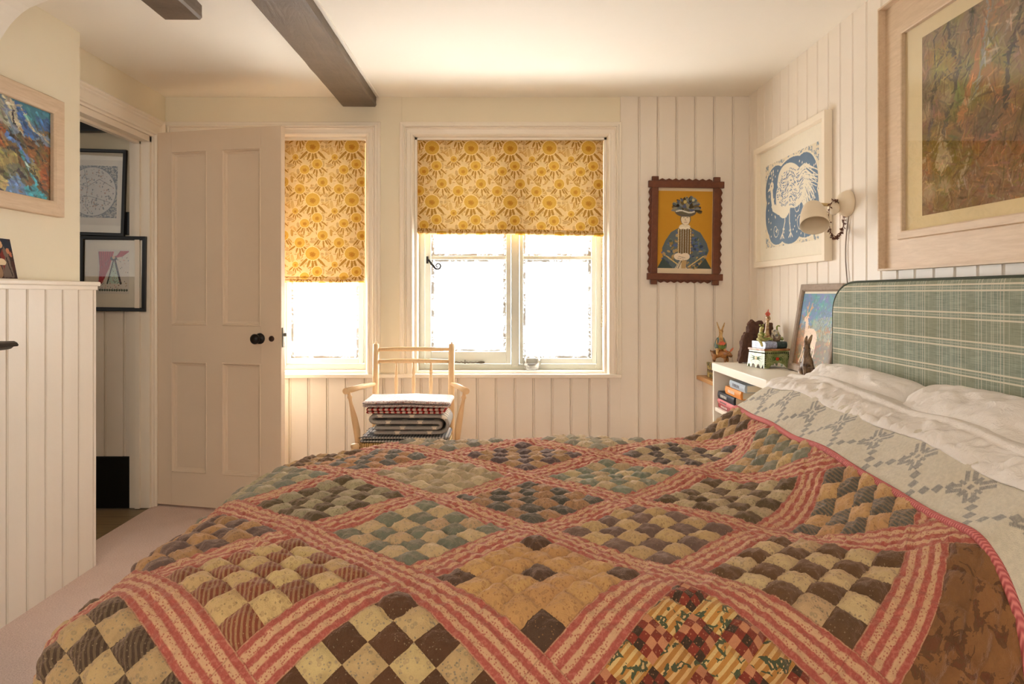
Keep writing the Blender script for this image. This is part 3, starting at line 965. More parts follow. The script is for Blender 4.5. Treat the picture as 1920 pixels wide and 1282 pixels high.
# corded pink binding along the head edge
m = Mat('pink_binding', 0.8, 0.15)
uu = m.sep(m.coord())
rib = ((uu[1] * 1.0 + uu[0] * 0.6) * 900.0).sin() * 0.5 + 0.5
m.base(m.mix(rib, rgb(176, 88, 88), rgb(216, 132, 126)))
m.bump(rib, 0.6, 0.003)
vb = np.arange(0.95, 3.06, 0.01)
e = drape(np.full((len(vb), 3), uE) + np.array([-0.004, 0, 0.004]), np.stack([vb] * 3, 1), 0.006)
e = e[:, 1]
MB().tube([tuple(p) for p in e], 0.0085, 8).build('binding', m.mat, quilt)

# --- woven blanket folded back above the quilt
ub0, ub1 = u_of_x(0.79), u_of_x(1.000)
ub = np.arange(ub0, ub1, 0.0026); vb = np.arange(0.98, 3.04, 0.0026)
BU, BV = np.meshgrid(ub, vb)
T = 0.190                                   # repeat of the pattern along the blanket
pu = (BU - u_of_x(0.925)); pv = ((BV - 1.478 + T / 2) % T) - T / 2
g = np.zeros(BU.shape)
cs = 0.0125
def rot45(x, y): return (x + y) * rt, (x - y) * rt
for ang in (0, 1):
    x, y = (pu, pv) if ang == 0 else rot45(pu, pv)
    for (p, q) in ((x, y), (y, x)):
        r0, r1 = (0.016, 0.050) if ang == 1 else (0.012, 0.040)
        off = 0.0075 if ang == 1 else 0.0
        wd = 0.0048
        if ang == 1:
            g = np.maximum(g, ((np.abs(p) > r0) & (np.abs(p) < r1) & (np.abs(np.abs(q) - off) < wd)).astype(float))
        else:
            g = np.maximum(g, ((np.abs(p) > r0) & (np.abs(p) < r1 - .008) & (np.abs(q) < wd)).astype(float))
g = np.maximum(g, ((np.abs(pu) < 0.006) & (np.abs(pv) < 0.006)).astype(float))
# stepped chains of squares between the stars
pv2 = ((BV - 1.478) % T)
for k in range(-4, 5):
    cx_ = -0.085 + abs(k) * 0.0 + (0.019 * (4 - abs(k)) if False else -0.0) + (abs(k) * 0.021)
    cv_ = T / 2 + k * 0.021
    if abs(k) <= 3:
        g = np.maximum(g, ((np.abs(pu - (cx_ - 0.0)) < 0.0095) & (np.abs(pv2 - cv_) < 0.0095)).astype(float))
kn = smooth_noise(BU.shape, (760, 110), 3)
g = g * (0.55 + 0.45 * kn)
lightc = np.array(lin((206 / 255, 196 / 255, 176 / 255))); darkc = np.array(lin((128 / 255, 124 / 255, 120 / 255)))
bc = lightc * (1 - g[..., None]) + darkc * g[..., None]
bc = bc * (0.92 + 0.16 * smooth_noise(BU.shape, (400, 60), 5))[..., None]
bl = np.full(BU.shape, 0.004) - np.clip((u_of_x(0.848) - BU) / 0.02, 0, 1) * 0.034
bl += 0.004 * (smooth_noise(BU.shape, (60, 9), 8) - 0.5) + 0.0012 * (smooth_noise(BU.shape, (760, 110), 12) - 0.5)
bl += 0.012 * (smooth_noise(BU.shape, (14, 3), 28) - 0.5)
bco = drape(BU, BV, bl)
m = Mat('woven_wool', 0.95, 0.05)
m.base(m.attr('yarn'))
m.bump(m.noise(m.coord(), 420, 2), 0.6, 0.004)
m.bsdf.inputs['Sheen Weight'].default_value = 0.3
blanket = grid_mesh('woven_blanket', bco, cols={'yarn': bc}, mat=m.mat)
sol = blanket.modifiers.new('Solidify', 'SOLIDIFY'); sol.thickness = 0.005; sol.offset = -1
tag(blanket, 'off white woven blanket with grey snowflake pattern folded back above the quilt', 'blanket')

# --- white sheet turned down over the blanket
M_SHEET = None
m = Mat('white_cotton', 0.85, 0.15)
co = m.coord()
wr = m.noise(m.scaled(co, (1.0, 1.0, 1.0)), 16, 5, 0.65, 0.9)
emb = m.voro(co, 70)
m.base(m.mix(wr, rgb(222, 214, 206), rgb(238, 232, 226)))
m.bump(wr * 0.8 + emb.lt(0.35) * 0.06, 0.55, 0.02)
M_SHEET = m.mat
ua = np.arange(u_of_x(0.955), u_of_x(1.135), 0.004); va = np.arange(1.0, 3.0, 0.006)
SU, SV = np.meshgrid(ua, va)
fade = np.clip((SU - u_of_x(0.955)) / 0.02, 0, 1)
crum = (smooth_noise(SU.shape, (90, 6), 31) - 0.5) * 0.016 + (smooth_noise(SU.shape, (180, 10), 37) - 0.5) * 0.007
crum *= np.clip((u_of_x(1.035) - SU) / 0.02, 0, 1)
hem = 0.011 * np.clip((SU - u_of_x(1.030)) / 0.008, 0, 1)
sl = 0.009 + crum * fade + hem + 0.004 * fade - (1 - fade) * 0.003 - np.clip((SU - u_of_x(1.11)) / 0.02, 0, 1) * 0.03
sheet = grid_mesh('bed_sheet', drape(SU, SV, sl), mat=M_SHEET)
sol = sheet.modifiers.new('Solidify', 'SOLIDIFY'); sol.thickness = 0.004; sol.offset = -1
tag(sheet, 'white cotton sheet turned down in a band between pillows and woven blanket', 'sheet')

# --- pillows
def pillow(name, label, cx, cy, cz, hx_, hy_, hz, tilt, seed, dent=None):
    n = 70
    s = np.linspace(-1, 1, n)
    S, Tt = np.meshgrid(s, s)
    px = S * hx_ * (1 - 0.06 * (1 - Tt ** 2) * 0 - 0.05 * Tt ** 4)
    py = Tt * hy_ * (1 - 0.05 * S ** 4)
    th = hz * np.clip((1 - np.abs(S) ** 3.2), 0, 1) ** 0.55 * np.clip((1 - np.abs(Tt) ** 3.6), 0, 1) ** 0.55
    wn = (smooth_noise(S.shape, (9, 9), seed) - 0.5) * 0.022 + (smooth_noise(S.shape, (22, 22), seed + 1) - 0.5) * 0.008
    edge = np.clip(np.minimum(1 - np.abs(S), 1 - np.abs(Tt)) * 6, 0, 1)
    top = th + wn * edge
    if dent: top -= dent[2] * np.exp(-(((S - dent[0]) / .5) ** 2 + ((Tt - dent[1]) / .45) ** 2))
    bot = -th * 0.8
    co = np.concatenate([np.stack([px, py, top], -1), np.stack([px, py, bot], -1)[::-1]], 0)
    M_ = Matrix.Rotation(tilt, 4, 'Y')
    o = grid_mesh(name, co, mat=M_SHEET)
    o.location = (cx, cy, cz); o.rotation_euler = (0, tilt, 0)
    return tag(o, label, 'pillow', 'pillows against the headboard')
pillow('pillow', 'white pillow lying farther from the camera, next to the cabinet', 1.096, 2.47, 0.727, 0.190, 0.335, 0.090, -0.72, 41, (0.1, -0.4, 0.02))
pillow('pillow', 'white pillow nearest the camera below the plaid headboard', 1.094, 1.775, 0.730, 0.195, 0.345, 0.094, -0.72, 57)

# --- bed frame
bed = thing('bed', 'double bed under the quilt with a green plaid upholstered headboard', 'bed', (0.25, 2.02, 0))
def bl_(a, b): return tuple(a[i] - (0.25, 2.02, 0)[i] for i in range(3)), tuple(b[i] - (0.25, 2.02, 0)[i] for i in range(3))
M_TICK = plain('mattress_ticking', rgb(214, 204, 188), 0.9, 0.1)
MB().box(*bl_((-0.70, 1.30, 0.27), (1.24, 2.74, 0.50)), bevel=0.03).build('mattress', M_TICK, bed)
MB().box(*bl_((-0.69, 1.31, 0.10), (1.24, 2.73, 0.265)), bevel=0.01).build('bed_base', plain('bed_base_fabric', rgb(96, 100, 92), 0.9, 0.1), bed)
for lx in (-0.62, 1.15):
    for ly in (1.40, 2.64):
        MB().tube([(lx - 0.25, ly - 2.02, 0.0), (lx - 0.25, ly - 2.02, 0.102)], [0.022, 0.028], 12).build('leg', M_OAK, bed)
m = Mat('green_plaid', 0.9, 0.1)
X_, Y_, Z_ = m.sep(m.coord())
nzh = m.noise(m.scaled(m.coord(), (1, 4, 120)), 3, 5, 0.8)
nzv = m.noise(m.scaled(m.coord(), (1, 120, 4)), 3, 5, 0.8)
def ln(c, off, per, hw): return (((c - off) / per + 0.5).fract() - 0.5).abs().lt(hw / per)
hz1 = ln(Z_, 1.069, 0.0775, 0.0022).mx(ln(Z_, 1.052, 0.0775, 0.0022)) * 0.75
hz2 = ln(Z_, 1.0605, 0.0775, 0.0010) * 0.35
vt1 = ln(Y_, 0.03, 0.088, 0.0014).mx(ln(Y_, 0.043, 0.088, 0.0012)) * 0.55
vt2 = ln(Y_, 0.078, 0.176, 0.0012).mx(ln(Y_, 0.071, 0.176, 0.0010)).mx(ln(Y_, 0.010, 0.044, 0.0007)) * 0.42
wide = ln(Z_, 1.02, 0.155, 0.030) * 0.25 + ln(Y_, 0.0, 0.176, 0.030) * 0.2
basec = m.mix((nzh * 0.65 + nzv * 0.35 - 0.35) * 3.0, rgb(98, 112, 102), rgb(176, 182, 166))
basec = m.mix(wide, basec, rgb(142, 138, 110))
m.base(m.mix((hz1 + hz2).mx(vt1.mx(vt2)).mn(0.85), basec, rgb(226, 214, 192)))
m.bump(nzh + nzv, 0.25, 0.002)
M_PLAID = m.mat
HB0, HB1, HBT, HBR = 1.10, 2.862, 1.162, 0.085
def hb_outline(ins=0.0, n=14):
    a, b, t = HB0 + ins, HB1 - ins, HBT - ins
    ry, rz = 0.200 - ins * .5, 0.125 - ins * .5
    pts = [(b, 0.42), (b, t - rz)]
    pts += [(b - ry + ry * math.cos(q * PI / 2 / n) ** .85, t - rz + rz * math.sin(q * PI / 2 / n) ** .85) for q in range(1, n)]
    pts += [(b - ry, t), (a + ry, t)]
    pts += [(a + ry - ry * math.sin(q * PI / 2 / n) ** .85, t - rz + rz * math.cos(q * PI / 2 / n) ** .85) for q in range(1, n)]
    pts += [(a, t - rz), (a, 0.42)]
    return pts
h = MB()
rows = []
for xx, ins in ((1.322, 0.0), (1.262, 0.0), (1.2585, 0.004), (1.256, 0.012), (1.2545, 0.03)):
    rows.append([h.bm.verts.new((xx - 0.25, yy - 2.02, zz_)) for yy, zz_ in hb_outline(ins)])
for a, b in zip(rows, rows[1:]):
    for k in range(len(a)):
        h.bm.faces.new((a[k], a[(k + 1) % len(a)], b[(k + 1) % len(b)], b[k]))
h.bm.faces.new(rows[0]); h.bm.faces.new(rows[-1])
hb = h.build('headboard', M_PLAID, bed, sm=False)
p = MB().tube([(1.262 - 0.25, y - 2.02, z) for y, z in hb_outline(-0.001)], 0.0042, 8)
p.tube([(1.3195 - 0.25, y - 2.02, z) for y, z in hb_outline(-0.001)], 0.0042, 8)
p.build('piping', plain('piping_dark_green', rgb(70, 76, 62), 0.8, 0.2), hb)
for yy in (1.40, 2.60):
    MB().box(*bl_((1.29, yy - 0.03, 0.0), (1.320, yy + 0.03, 0.43))).build('headboard_strut', M_OAK, bed)
# ------------------------------------------------------------------ roman blinds of printed cotton
def floral_tile(nx=124):
    W, H = 395.0, 540.0
    c = Canvas(W, H, nx, (218, 184, 138))
    rs = random.Random(4)
    def wrap(fn):
        for ox in (-W, 0, W):
            for oy in (-H, 0, H): fn(ox, oy)
    def leaf(x, y, a, l, w, col, halo=True):
        def f(ox, oy):
            if halo: c.leaf(x + ox - 3 * math.cos(a), y + oy - 3 * math.sin(a), a, l + 9, w + 9, (224, 192, 142))
            c.leaf(x + ox, y + oy, a, l, w, col)
        wrap(f)
    for _ in range(80):
        leaf(rs.random() * W, rs.random() * H, rs.random() * 6.28, 50 + rs.random() * 44, 20 + rs.random() * 22, rs.choice([(190, 150, 88), (178, 136, 70), (186, 150, 100), (198, 160, 100)]))
    for _ in range(60):
        x, y, a = rs.random() * W, rs.random() * H, rs.random() * 6.28
        leaf(x, y, a, 30 + 16 * rs.random(), 8, (168, 118, 52), False)
    fl = [(155, 150, 74), (375, 262, 34), (200, 330, 54), (75, 385, 50), (255, 508, 54), (25, 40, 56)]
    for (x, y, r) in fl:
        for k in range(5):
            a = PI / 2 + (k - 2) * 0.42 + rs.uniform(-.12, .12)
            leaf(x + math.cos(a) * r * .75, y + math.sin(a) * r * .8, a, max(44, r * 1.15) * (1.5 if k % 2 == 0 else 1.1), max(16, r * 0.34), (150, 106, 38))
    for (x, y, r) in fl:
        def f(ox, oy, x=x, y=y, r=r):
            for k in range(22):
                a = k * 2 * PI / 22
                c.ell(x + ox + math.cos(a) * r * .93, y + oy + math.sin(a) * r * .88, r * .15, r * .15, (232, 202, 150))
            c.ell(x + ox, y + oy, r * .96, r * .90, (196, 150, 58))
            for k in range(18):
                a = k * 2 * PI / 18
                c.line([(x + ox, y + oy + r * .1), (x + ox + math.cos(a) * r * .85, y + oy + math.sin(a) * r * .8)], r * .035, (208, 166, 82))
            c.ell(x + ox, y + oy + r * .12, r * .48, r * .46, (172, 116, 34), soft=0.5)
            for k in range(14):
                a = k * 2.4; q = r * .40 * math.sqrt(k / 14)
                c.ell(x + ox + math.cos(a) * q, y + oy + r * .12 + math.sin(a) * q, r * .06, r * .06, (146, 92, 24))
        wrap(f)
    n = c.fbm(0.03, 3)
    return c.a * (0.88 + 0.1 * n[..., None])

m = Mat('blind_cotton', 0.9, 0.1)
nt = m.nt
cl = m.attr('pigment')
d1 = m.new('ShaderNodeBsdfDiffuse'); m.put(d1.inputs[0], cl)
t1 = m.new('ShaderNodeBsdfTranslucent'); m.put(t1.inputs[0], m.mix(0.35, cl, rgb(240, 190, 90)))
ms = m.new('ShaderNodeMixShader'); ms.inputs[0].default_value = 0.035
nt.links.new(d1.outputs[0], ms.inputs[1]); nt.links.new(t1.outputs[0], ms.inputs[2])
nt.links.new(ms.outputs[0], nt.nodes['Material Output'].inputs['Surface'])
M_BLIND = m.mat
TILE = floral_tile()
TX, TZ = 0.216, 0.296
def blind(X0, X1, Z0, Z1, phx, phz, sag, label):
    r = thing('roman_blind', label, 'blind', ((X0 + X1) / 2, 4.118, Z1), group='floral roman blinds')
    n = int((X1 - X0) / 0.00175); k = int((Z1 - Z0) / 0.00175)
    gx = np.linspace(X0, X1, n); gz = np.linspace(Z1, Z0, k)
    XX, ZZ = np.meshgrid(gx, gz)
    ti = ((((XX - phx) / TX) % 1) * TILE.shape[1]).astype(int) % TILE.shape[1]
    tj = ((((phz - ZZ) / TZ) % 1) * TILE.shape[0]).astype(int) % TILE.shape[0]
    col = lin_np(TILE[tj, ti])
    f = (Z1 - ZZ) / (Z1 - Z0)
    yy = 0.003 * np.sin(XX * 7) * f + 0.0015 * np.sin(ZZ * 31)
    zz = ZZ - Z1 - sag * f * (XX - X0) / (X1 - X0)
    co = np.stack([XX - (X0 + X1) / 2, yy, zz], -1)
    grid_mesh('fabric', co, cols={'pigment': col}, mat=M_BLIND, parent=r, sm=True, flip=True)
    # folds gathered at the foot of the blind
    for q, (dz, dy, hgt) in enumerate(((-0.001, -0.012, 0.022), (-0.012, -0.020, 0.020))):
        gz2 = np.linspace(0, 1, 14)
        XX2, S2 = np.meshgrid(np.linspace(X0, X1, n), gz2)
        t = S2 * PI
        zz2 = (Z0 - Z1) + 0.006 + dz - hgt * (1 - np.cos(t)) / 2 - sag * (XX2 - X0) / (X1 - X0) + 0.002 * np.sin(XX2 * 9 + q)
        yy2 = dy * np.sin(t) - 0.001
        tj2 = ((((phz - Z0 + S2 * 0.03 + q * 0.02) / TZ) % 1) * TILE.shape[0]).astype(int) % TILE.shape[0]
        ti2 = ((((XX2 - phx) / TX) % 1) * TILE.shape[1]).astype(int) % TILE.shape[1]
        grid_mesh('fold', np.stack([XX2 - (X0 + X1) / 2, yy2, zz2], -1), cols={'pigment': lin_np(TILE[tj2, ti2])}, mat=M_BLIND, parent=r, flip=True)
    MB().box((X0 - (X0 + X1) / 2, 0.004, -0.018), (X1 - (X0 + X1) / 2, 0.030, -0.001), bevel=0.003).build('headrail', plain('headrail_brown', rgb(120, 84, 40), 0.6), r)
    return r
kx = 4.118 / F
b1 = blind(-1.775, (684 - VX) * kx, EYE + (551 - 521) * kx, EYE + (551 - 260) * kx, (586.5 - 29 - VX) * kx, EYE - (273 - 27 - VY) * kx, 0.0, 'long yellow floral roman blind on the window behind the open door')
b2 = blind((783 - VX) * kx, (1131 - VX) * kx, EYE + (551 - 430) * kx, EYE + (551 - 261) * kx, (810 - 29 - VX) * kx, EYE - (277 - 28 - VY) * kx, 0.012, 'short yellow floral roman blind on the fully visible window')
ch = MB()
x_ = (1127 - VX) * kx
for s_ in (0, 0.008):
    for i in range(62):
        ch.ball((x_ + s_, 4.110, 1.46 - i * 0.0085), 0.0030, n=6)
tag(ch.build('blind_chain', plain('chain_brass', rgb(150, 130, 96), 0.4, 0.5, 0.5)), 'thin beaded blind chain hanging at the edge of the fully visible window', 'chain')

# ------------------------------------------------------------------ pictures
M_PIG = painted_picture('printed_paper', 0.75, 0.0, 0.2)
M_OIL = painted_picture('oil_paint', 0.45, 0.4, 0.4)
M_CHALK = painted_picture('pastel_chalk', 0.9, 0.25, 0.1)
M_MOUNT = plain('cream_mount_card', rgb(232, 212, 168), 0.85, 0.1)
M_MOUNTW = plain('white_mount_card', rgb(238, 230, 212), 0.85, 0.1)
m = Mat('picture_glass', 0.03, 0.5)
nt = m.nt
tr = m.new('ShaderNodeBsdfTransparent'); gl = m.new('ShaderNodeBsdfGlossy'); gl.inputs['Roughness'].default_value = 0.02
lw = m.new('ShaderNodeLayerWeight'); lw.inputs[0].default_value = 0.5
fc = V(m, lw.outputs['Facing']); fres = fc * fc * fc * fc * fc * 0.9 + 0.045
ms = m.new('ShaderNodeMixShader'); m.put(ms.inputs[0], fres)
nt.links.new(tr.outputs[0], ms.inputs[1]); nt.links.new(gl.outputs[0], ms.inputs[2])
nt.links.new(ms.outputs[0], nt.nodes['Material Output'].inputs['Surface'])
M_PGLASS = m.mat
M_LIMED = wood('limed_wood', rgb(190, 162, 130), rgb(230, 208, 180), 0.55, (3, 30, 30), 3, 0.15)
M_WFRAME = paint('white_frame_paint', rgb(238, 226, 206), 0.4, 0.02, 0.05, 9)
M_BFRAME = plain('black_frame', rgb(18, 16, 16), 0.35, 0.4)

def picture(name, label, W, H, loc, rz, canvas, iw, ih, fw, fd, mframe, prof=None, mount=None, part='print', mpic=None, glass=False, dy=0.0, dx=0.0, roll=0.0, lean=0.0, cat='picture', back=True):
    """W, H outer size of the frame; iw, ih size of the printed area; local -y faces the room, y = 0 is the back"""
    r = thing(name, label, cat, loc, (lean, 0, 0))
    r.matrix_world = Matrix.Translation(loc) @ Matrix.Rotation(rz, 4, 'Z') @ Matrix.Rotation(lean, 4, 'X') @ Matrix.Rotation(roll, 4, 'Y')
    f = MB()
    f.frame(W, H, prof or [(0, 0), (0, -fd), (0.002, -fd - 0.001), (fw - 0.003, -fd), (fw, -fd + 0.003), (fw, -0.006), (fw, 0), (0, 0)])
    f.build('frame', mframe, r)
    pw, ph = W - 2 * fw + 0.004, H - 2 * fw + 0.004
    MB().box((-pw / 2, -0.007, -ph / 2), (pw / 2, -0.001, ph / 2)).build('mount', mount or M_MOUNTW, r)
    canvas.mesh(part, iw, ih, mpic or M_PIG, r, -0.0078).location = (dx, 0, dy)
    if glass:
        MB().box((-pw / 2, -0.0105, -ph / 2), (pw / 2, -0.0095, ph / 2)).build('glass', M_PGLASS, r)
    return r

# portrait of a figure in a feathered headdress
c = Canvas(515, 910, 128, (226, 206, 174))
c.put((c.X > 10) & (c.X < 505) & (c.Y > 36) & (c.Y < 848), (198, 146, 48))
c.put((c.X > 10) & (c.X < 505) & (c.Y > 36) & (c.Y < 848), (186, 130, 38), c.fbm(0.01, 3) * 0.5)
c.poly([(205, 420), (310, 420), (400, 470), (460, 580), (480, 660), (440, 770), (400, 848), (120, 848), (60, 740), (50, 640), (80, 560), (130, 470)], (96, 108, 112))
fb = c.fbm(0.03, 8); body = np.zeros(c.X.shape, bool)
for (x0, y0, x1, y1, col) in ((60, 600, 130, 660, (74, 92, 132)), (90, 520, 60, 70, (150, 120, 70))): pass
rs = random.Random(8)
for k in range(150):
    t = rs.random(); x = 255 + rs.uniform(-1, 1) * (60 + 150 * min(1, t * 1.6)); y = 440 + t * 400
    c.ell(x, y, 10 + rs.random() * 14, 6 + rs.random() * 12, rs.choice([(86, 104, 146), (150, 124, 74), (112, 124, 120), (176, 150, 104), (84, 100, 92), (66, 78, 100)]), rs.random() * 3)
c.poly([(190, 430), (320, 430), (310, 700), (196, 700)], (120, 92, 50))
for x in (200, 222, 244, 266, 288, 310):
    for y in range(440, 700, 14): c.ell(x, y, 6, 6, (214, 196, 150) if x in (200, 310, 255) else (170, 166, 150))
    c.line([(x + 11, 435), (x + 11, 700)], 4, (84, 62, 40))
for k in range(24):
    c.ell(90 + k * 6, 720 + k * 5, 7, 5, (214, 184, 120)); c.ell(430 - k * 6, 720 + k * 5, 7, 5, (214, 184, 120))
c.poly([(10, 848), (60, 740), (150, 848)], (72, 84, 80)); c.poly([(505, 848), (450, 740), (370, 848)], (72, 84, 80))
c.poly([(170, 848), (230, 740), (280, 848)], (220, 206, 178)); c.poly([(230, 848), (230, 760), (280, 770), (270, 848)], (186, 156, 110))
c.line([(200, 848), (236, 760)], 6, (60, 60, 60)); c.line([(180, 848), (226, 756)], 4, (60, 60, 60))
c.ell(200, 725, 40, 36, (232, 216, 192)); c.ell(262, 725, 44, 38, (232, 216, 192)); c.ell(230, 736, 36, 30, (232, 216, 192))
c.line([(205, 722), (262, 740)], 4, (96, 80, 66)); c.line([(196, 742), (250, 752)], 3, (96, 80, 66))
c.ell(255, 410, 50, 26, (226, 214, 188))
for k in range(12): c.ell(210 + k * 8, 424 + 6 * math.sin(k * 1.2), 8, 9, (236, 226, 204))
c.ell(262, 330, 48, 66, (112, 106, 84)); c.ell(262, 335, 40, 60, (228, 212, 184))
c.ell(245, 316, 9, 4, (54, 48, 44)); c.ell(280, 316, 9, 4, (54, 48, 44)); c.line([(262, 318), (258, 345), (268, 347)], 3, (120, 100, 80))
c.line([(250, 365), (274, 365)], 5, (136, 84, 70)); c.line([(236, 305), (254, 303)], 4, (70, 62, 56)); c.line([(270, 303), (290, 305)], 4, (70, 62, 56))
c.ell(262, 258, 96, 50, (100, 94, 84)); c.ell(268, 200, 108, 84, (104, 98, 80))
for k in range(150):
    a = rs.uniform(-PI - .2, 0.25); q = rs.uniform(10, 112)
    x = 270 + q * math.cos(a) * .9; y = 230 + q * math.sin(a) * .95
    c.leaf(x, y, a, 46, 24, rs.choice([(92, 102, 104), (128, 130, 124), (70, 62, 46), (150, 140, 110), (108, 92, 58), (88, 96, 120)]))
for k in range(22): c.ell(180 + k * 7.6, 252 + 10 * math.sin(k * .29 + 3.3), 7, 8, (214, 210, 196))
c.ell(255, 150, 14, 18, (206, 182, 110)); c.ell(190, 190, 14, 16, (44, 38, 34)); c.ell(330, 130, 14, 14, (190, 180, 140))
W_, H_ = 0.372, 0.562
ppos = P(1283.5, 433, YB - 0.013)
por = thing('tramp_art_picture', 'portrait with feathered headdress in a brown notched wooden frame', 'picture', ppos, (0, 0.016, 0))
M_BROWN = wood('tramp_art_wood', rgb(70, 34, 18), rgb(128, 70, 38), 0.4, (6, 6, 6), 5, 0.2)
f = MB()
bw = 0.036
for s_ in (-1, 1):
    f.box((s_ * (W_ / 2 - bw / 2) - bw / 2 + s_ * 0.000, -0.024, -H_ / 2 - 0.013), (s_ * (W_ / 2 - bw / 2) + bw / 2, -0.004, H_ / 2 + 0.013), bevel=0.003)
    f.box((-W_ / 2 - 0.020, -0.030, s_ * (H_ / 2 - 0.030) - bw / 2), (W_ / 2 + 0.020, -0.010, s_ * (H_ / 2 - 0.030) + bw / 2), bevel=0.003)
    for lay, (ext, y_) in enumerate(((0.016, -0.012), (0.006, -0.020))):
        n = 22
        pts = [(s_ * (W_ / 2 - 0.012), -H_ / 2 + 0.05)]
        for k in range(n + 1):
            z = -H_ / 2 + 0.05 + (H_ - 0.10) * k / n
            pts.append((s_ * (W_ / 2 + (ext if k % 2 else ext - 0.009)), z))
        pts.append((s_ * (W_ / 2 - 0.012), H_ / 2 - 0.05))
        f.prism(pts, y_, -0.002)
        n = 16
        pts = [(-W_ / 2 + 0.04, s_ * (H_ / 2 - 0.035))]
        for k in range(n + 1):
            x = -W_ / 2 + 0.04 + (W_ - 0.08) * k / n
            pts.append((x, s_ * (H_ / 2 + (ext if k % 2 else ext - 0.009) - 0.012)))
        pts.append((W_ / 2 - 0.04, s_ * (H_ / 2 - 0.035)))
        f.prism(pts, y_, -0.002)
f.build('frame', M_BROWN, por)
c.mesh('print', W_ - 2 * bw + 0.004, H_ - 0.060 - bw + 0.004, M_PIG, por, -0.008)
MB().box((-W_ / 2 + 0.02, -0.007, -H_ / 2 + 0.03), (W_ / 2 - 0.02, -0.001, H_ / 2 - 0.03)).build('mount', M_MOUNTW, por)

# white bird linocut on blue
c = Canvas(64, 41, 300, (226, 214, 188))
sp = c.fbm(0.9, 5, 3)
c.put((sp > 0.60), (120, 140, 160), 0.8)
blob = np.zeros(c.X.shape, bool)
for (x, y, a, b) in ((14, 13, 14, 11), (34, 12, 22, 10.5), (48, 15, 15, 13), (12, 25, 12, 12), (30, 24, 28, 13), (50, 26, 14, 12), (16, 34, 11, 6), (32, 35, 13, 5.6), (50, 33, 13, 6)):
    blob |= ((c.X - x) / a) ** 2 + ((c.Y - y) / b) ** 2 < 1
grow = np.zeros(c.X.shape, bool)
for (x, y, a, b) in ((14, 13, 14.8, 11.8), (34, 12, 22.8, 11.3), (48, 15, 15.8, 13.8), (12, 25, 12.8, 12.8), (50, 26, 14.8, 12.8), (16, 34, 11.8, 6.8), (32, 35, 13.8, 6.4), (50, 33, 13.8, 6.8)):
    grow |= ((c.X - x) / a) ** 2 + ((c.Y - y) / b) ** 2 < 1
c.put(grow, (230, 220, 198)); c.put(blob, (116, 136, 156)); c.put(blob, (88, 110, 138), c.fbm(.12, 3) * 0.5)
rs = random.Random(2)
WH = (232, 224, 204)
for k in range(150):
    x, y = rs.uniform(3, 61), rs.uniform(4, 37)
    c.ell(x, y, 0.42, 0.55, WH, 0.6)
# body, tail, neck
for k in range(46):      # drooping tail feathers
    t = k / 45
    a = -0.15 + 1.25 * t
    x0, y0 = 36 + 4 * rs.random(), 9 + 8 * rs.random()
    L = 20 + rs.random() * 6
    pts = [(x0, y0), (x0 + L * .5 * math.cos(a - .5), y0 + L * .45 * math.sin(a - .2)), (x0 + L * math.cos(a) * .95, y0 + L * math.sin(a) * .95 + 2)]
    c.line(pts, 0.9, WH, taper=0.4)
c.ell(33, 14, 17, 10, WH, 0.28); c.ell(24, 19, 10, 9, WH, 0.5)
for k in range(230):     # cut marks on the body
    a = rs.random() * 2 * PI; q = math.sqrt(rs.random())
    x = 31 + 16 * q * math.cos(a); y = 15 + 9 * q * math.sin(a)
    c.line([(x, y), (x + 1.6, y + 0.9 * math.sin(x * .4))], 0.32, (112, 132, 158))
c.line([(18, 24), (11, 22), (9.0, 17), (8.6, 12.5)], 4.2, WH, taper=0.55); c.ell(8.6, 11.2, 2.6, 2.2, WH); c.poly([(6.6, 11), (2.6, 13.2), (6.6, 13)], WH)
c.ell(8.3, 11, .5, .5, (80, 90, 110)); c.line([(9, 9), (8.0, 5)], .4, WH); c.line([(9, 9), (10.4, 4.6)], .4, WH)
c.ell(8, 4.6, .8, .8, WH); c.ell(10.6, 4.2, .8, .8, WH)
for x0, x1 in ((26, 22.5), (31.5, 33)):
    c.line([(x0, 24), (x0 - .2, 30), (x1, 36)], 1.1, WH, taper=.6)
    for dx in (-2.6, -.4, 2.2): c.line([(x1, 35.4), (x1 + dx, 37.6)], .6, WH)
for (x, y, r0) in ((14, 33, 4), (44, 31, 5), (53, 28, 3), (40, 24, 3.5)):
    pts = [(x + r0 * (1 - t / 18) * math.cos(t * .5), y + r0 * (1 - t / 18) * math.sin(t * .5)) for t in range(18)]
    c.line(pts, .35, WH)
picture('framed_bird_print', 'blue and white bird print in a white frame on the boarded wall', 0.86, 0.615, (XR - 0.0135, 3.470, 1.563), -PI / 2, c, 0.64, 0.415, 0.030, 0.032, M_WFRAME, dy=-0.005, glass=False)

# large woodland pastel
c = Canvas(100, 57, 470, (116, 84, 58))
n1, n2, n3 = c.fbm(.06, 1), c.fbm(.12, 2), c.fbm(.5, 6)
up = np.clip((30 - c.Y) / 10, 0, 1)
c.put(np.ones(c.X.shape), (122, 104, 78), up * .8)
c.put(np.clip((n1 - .50) * 6, 0, 1), (112, 110, 48), up * .8)
c.put(np.clip((n2 - .52) * 6, 0, 1), (146, 96, 52), .65)
c.put(np.clip((n2[::-1] - .54) * 7, 0, 1), (86, 76, 62), .6)
c.put(np.clip((n1[:, ::-1] - .55) * 7, 0, 1) * (1 - up), (92, 82, 34), .7)
c.put(np.clip((c.Y - 44) / 8, 0, 1), (104, 84, 72), .55)
c.ell(12, 12, 9, 9, (128, 124, 44), 0, .6, .8); c.ell(19, 24, 9, 8, (88, 118, 60), .4, .6, .8); c.ell(27, 27, 8, 4, (96, 96, 44), 0, .6, .8)
rs = random.Random(11)
DK, LT, OR = (66, 58, 52), (140, 124, 106), (150, 100, 62)
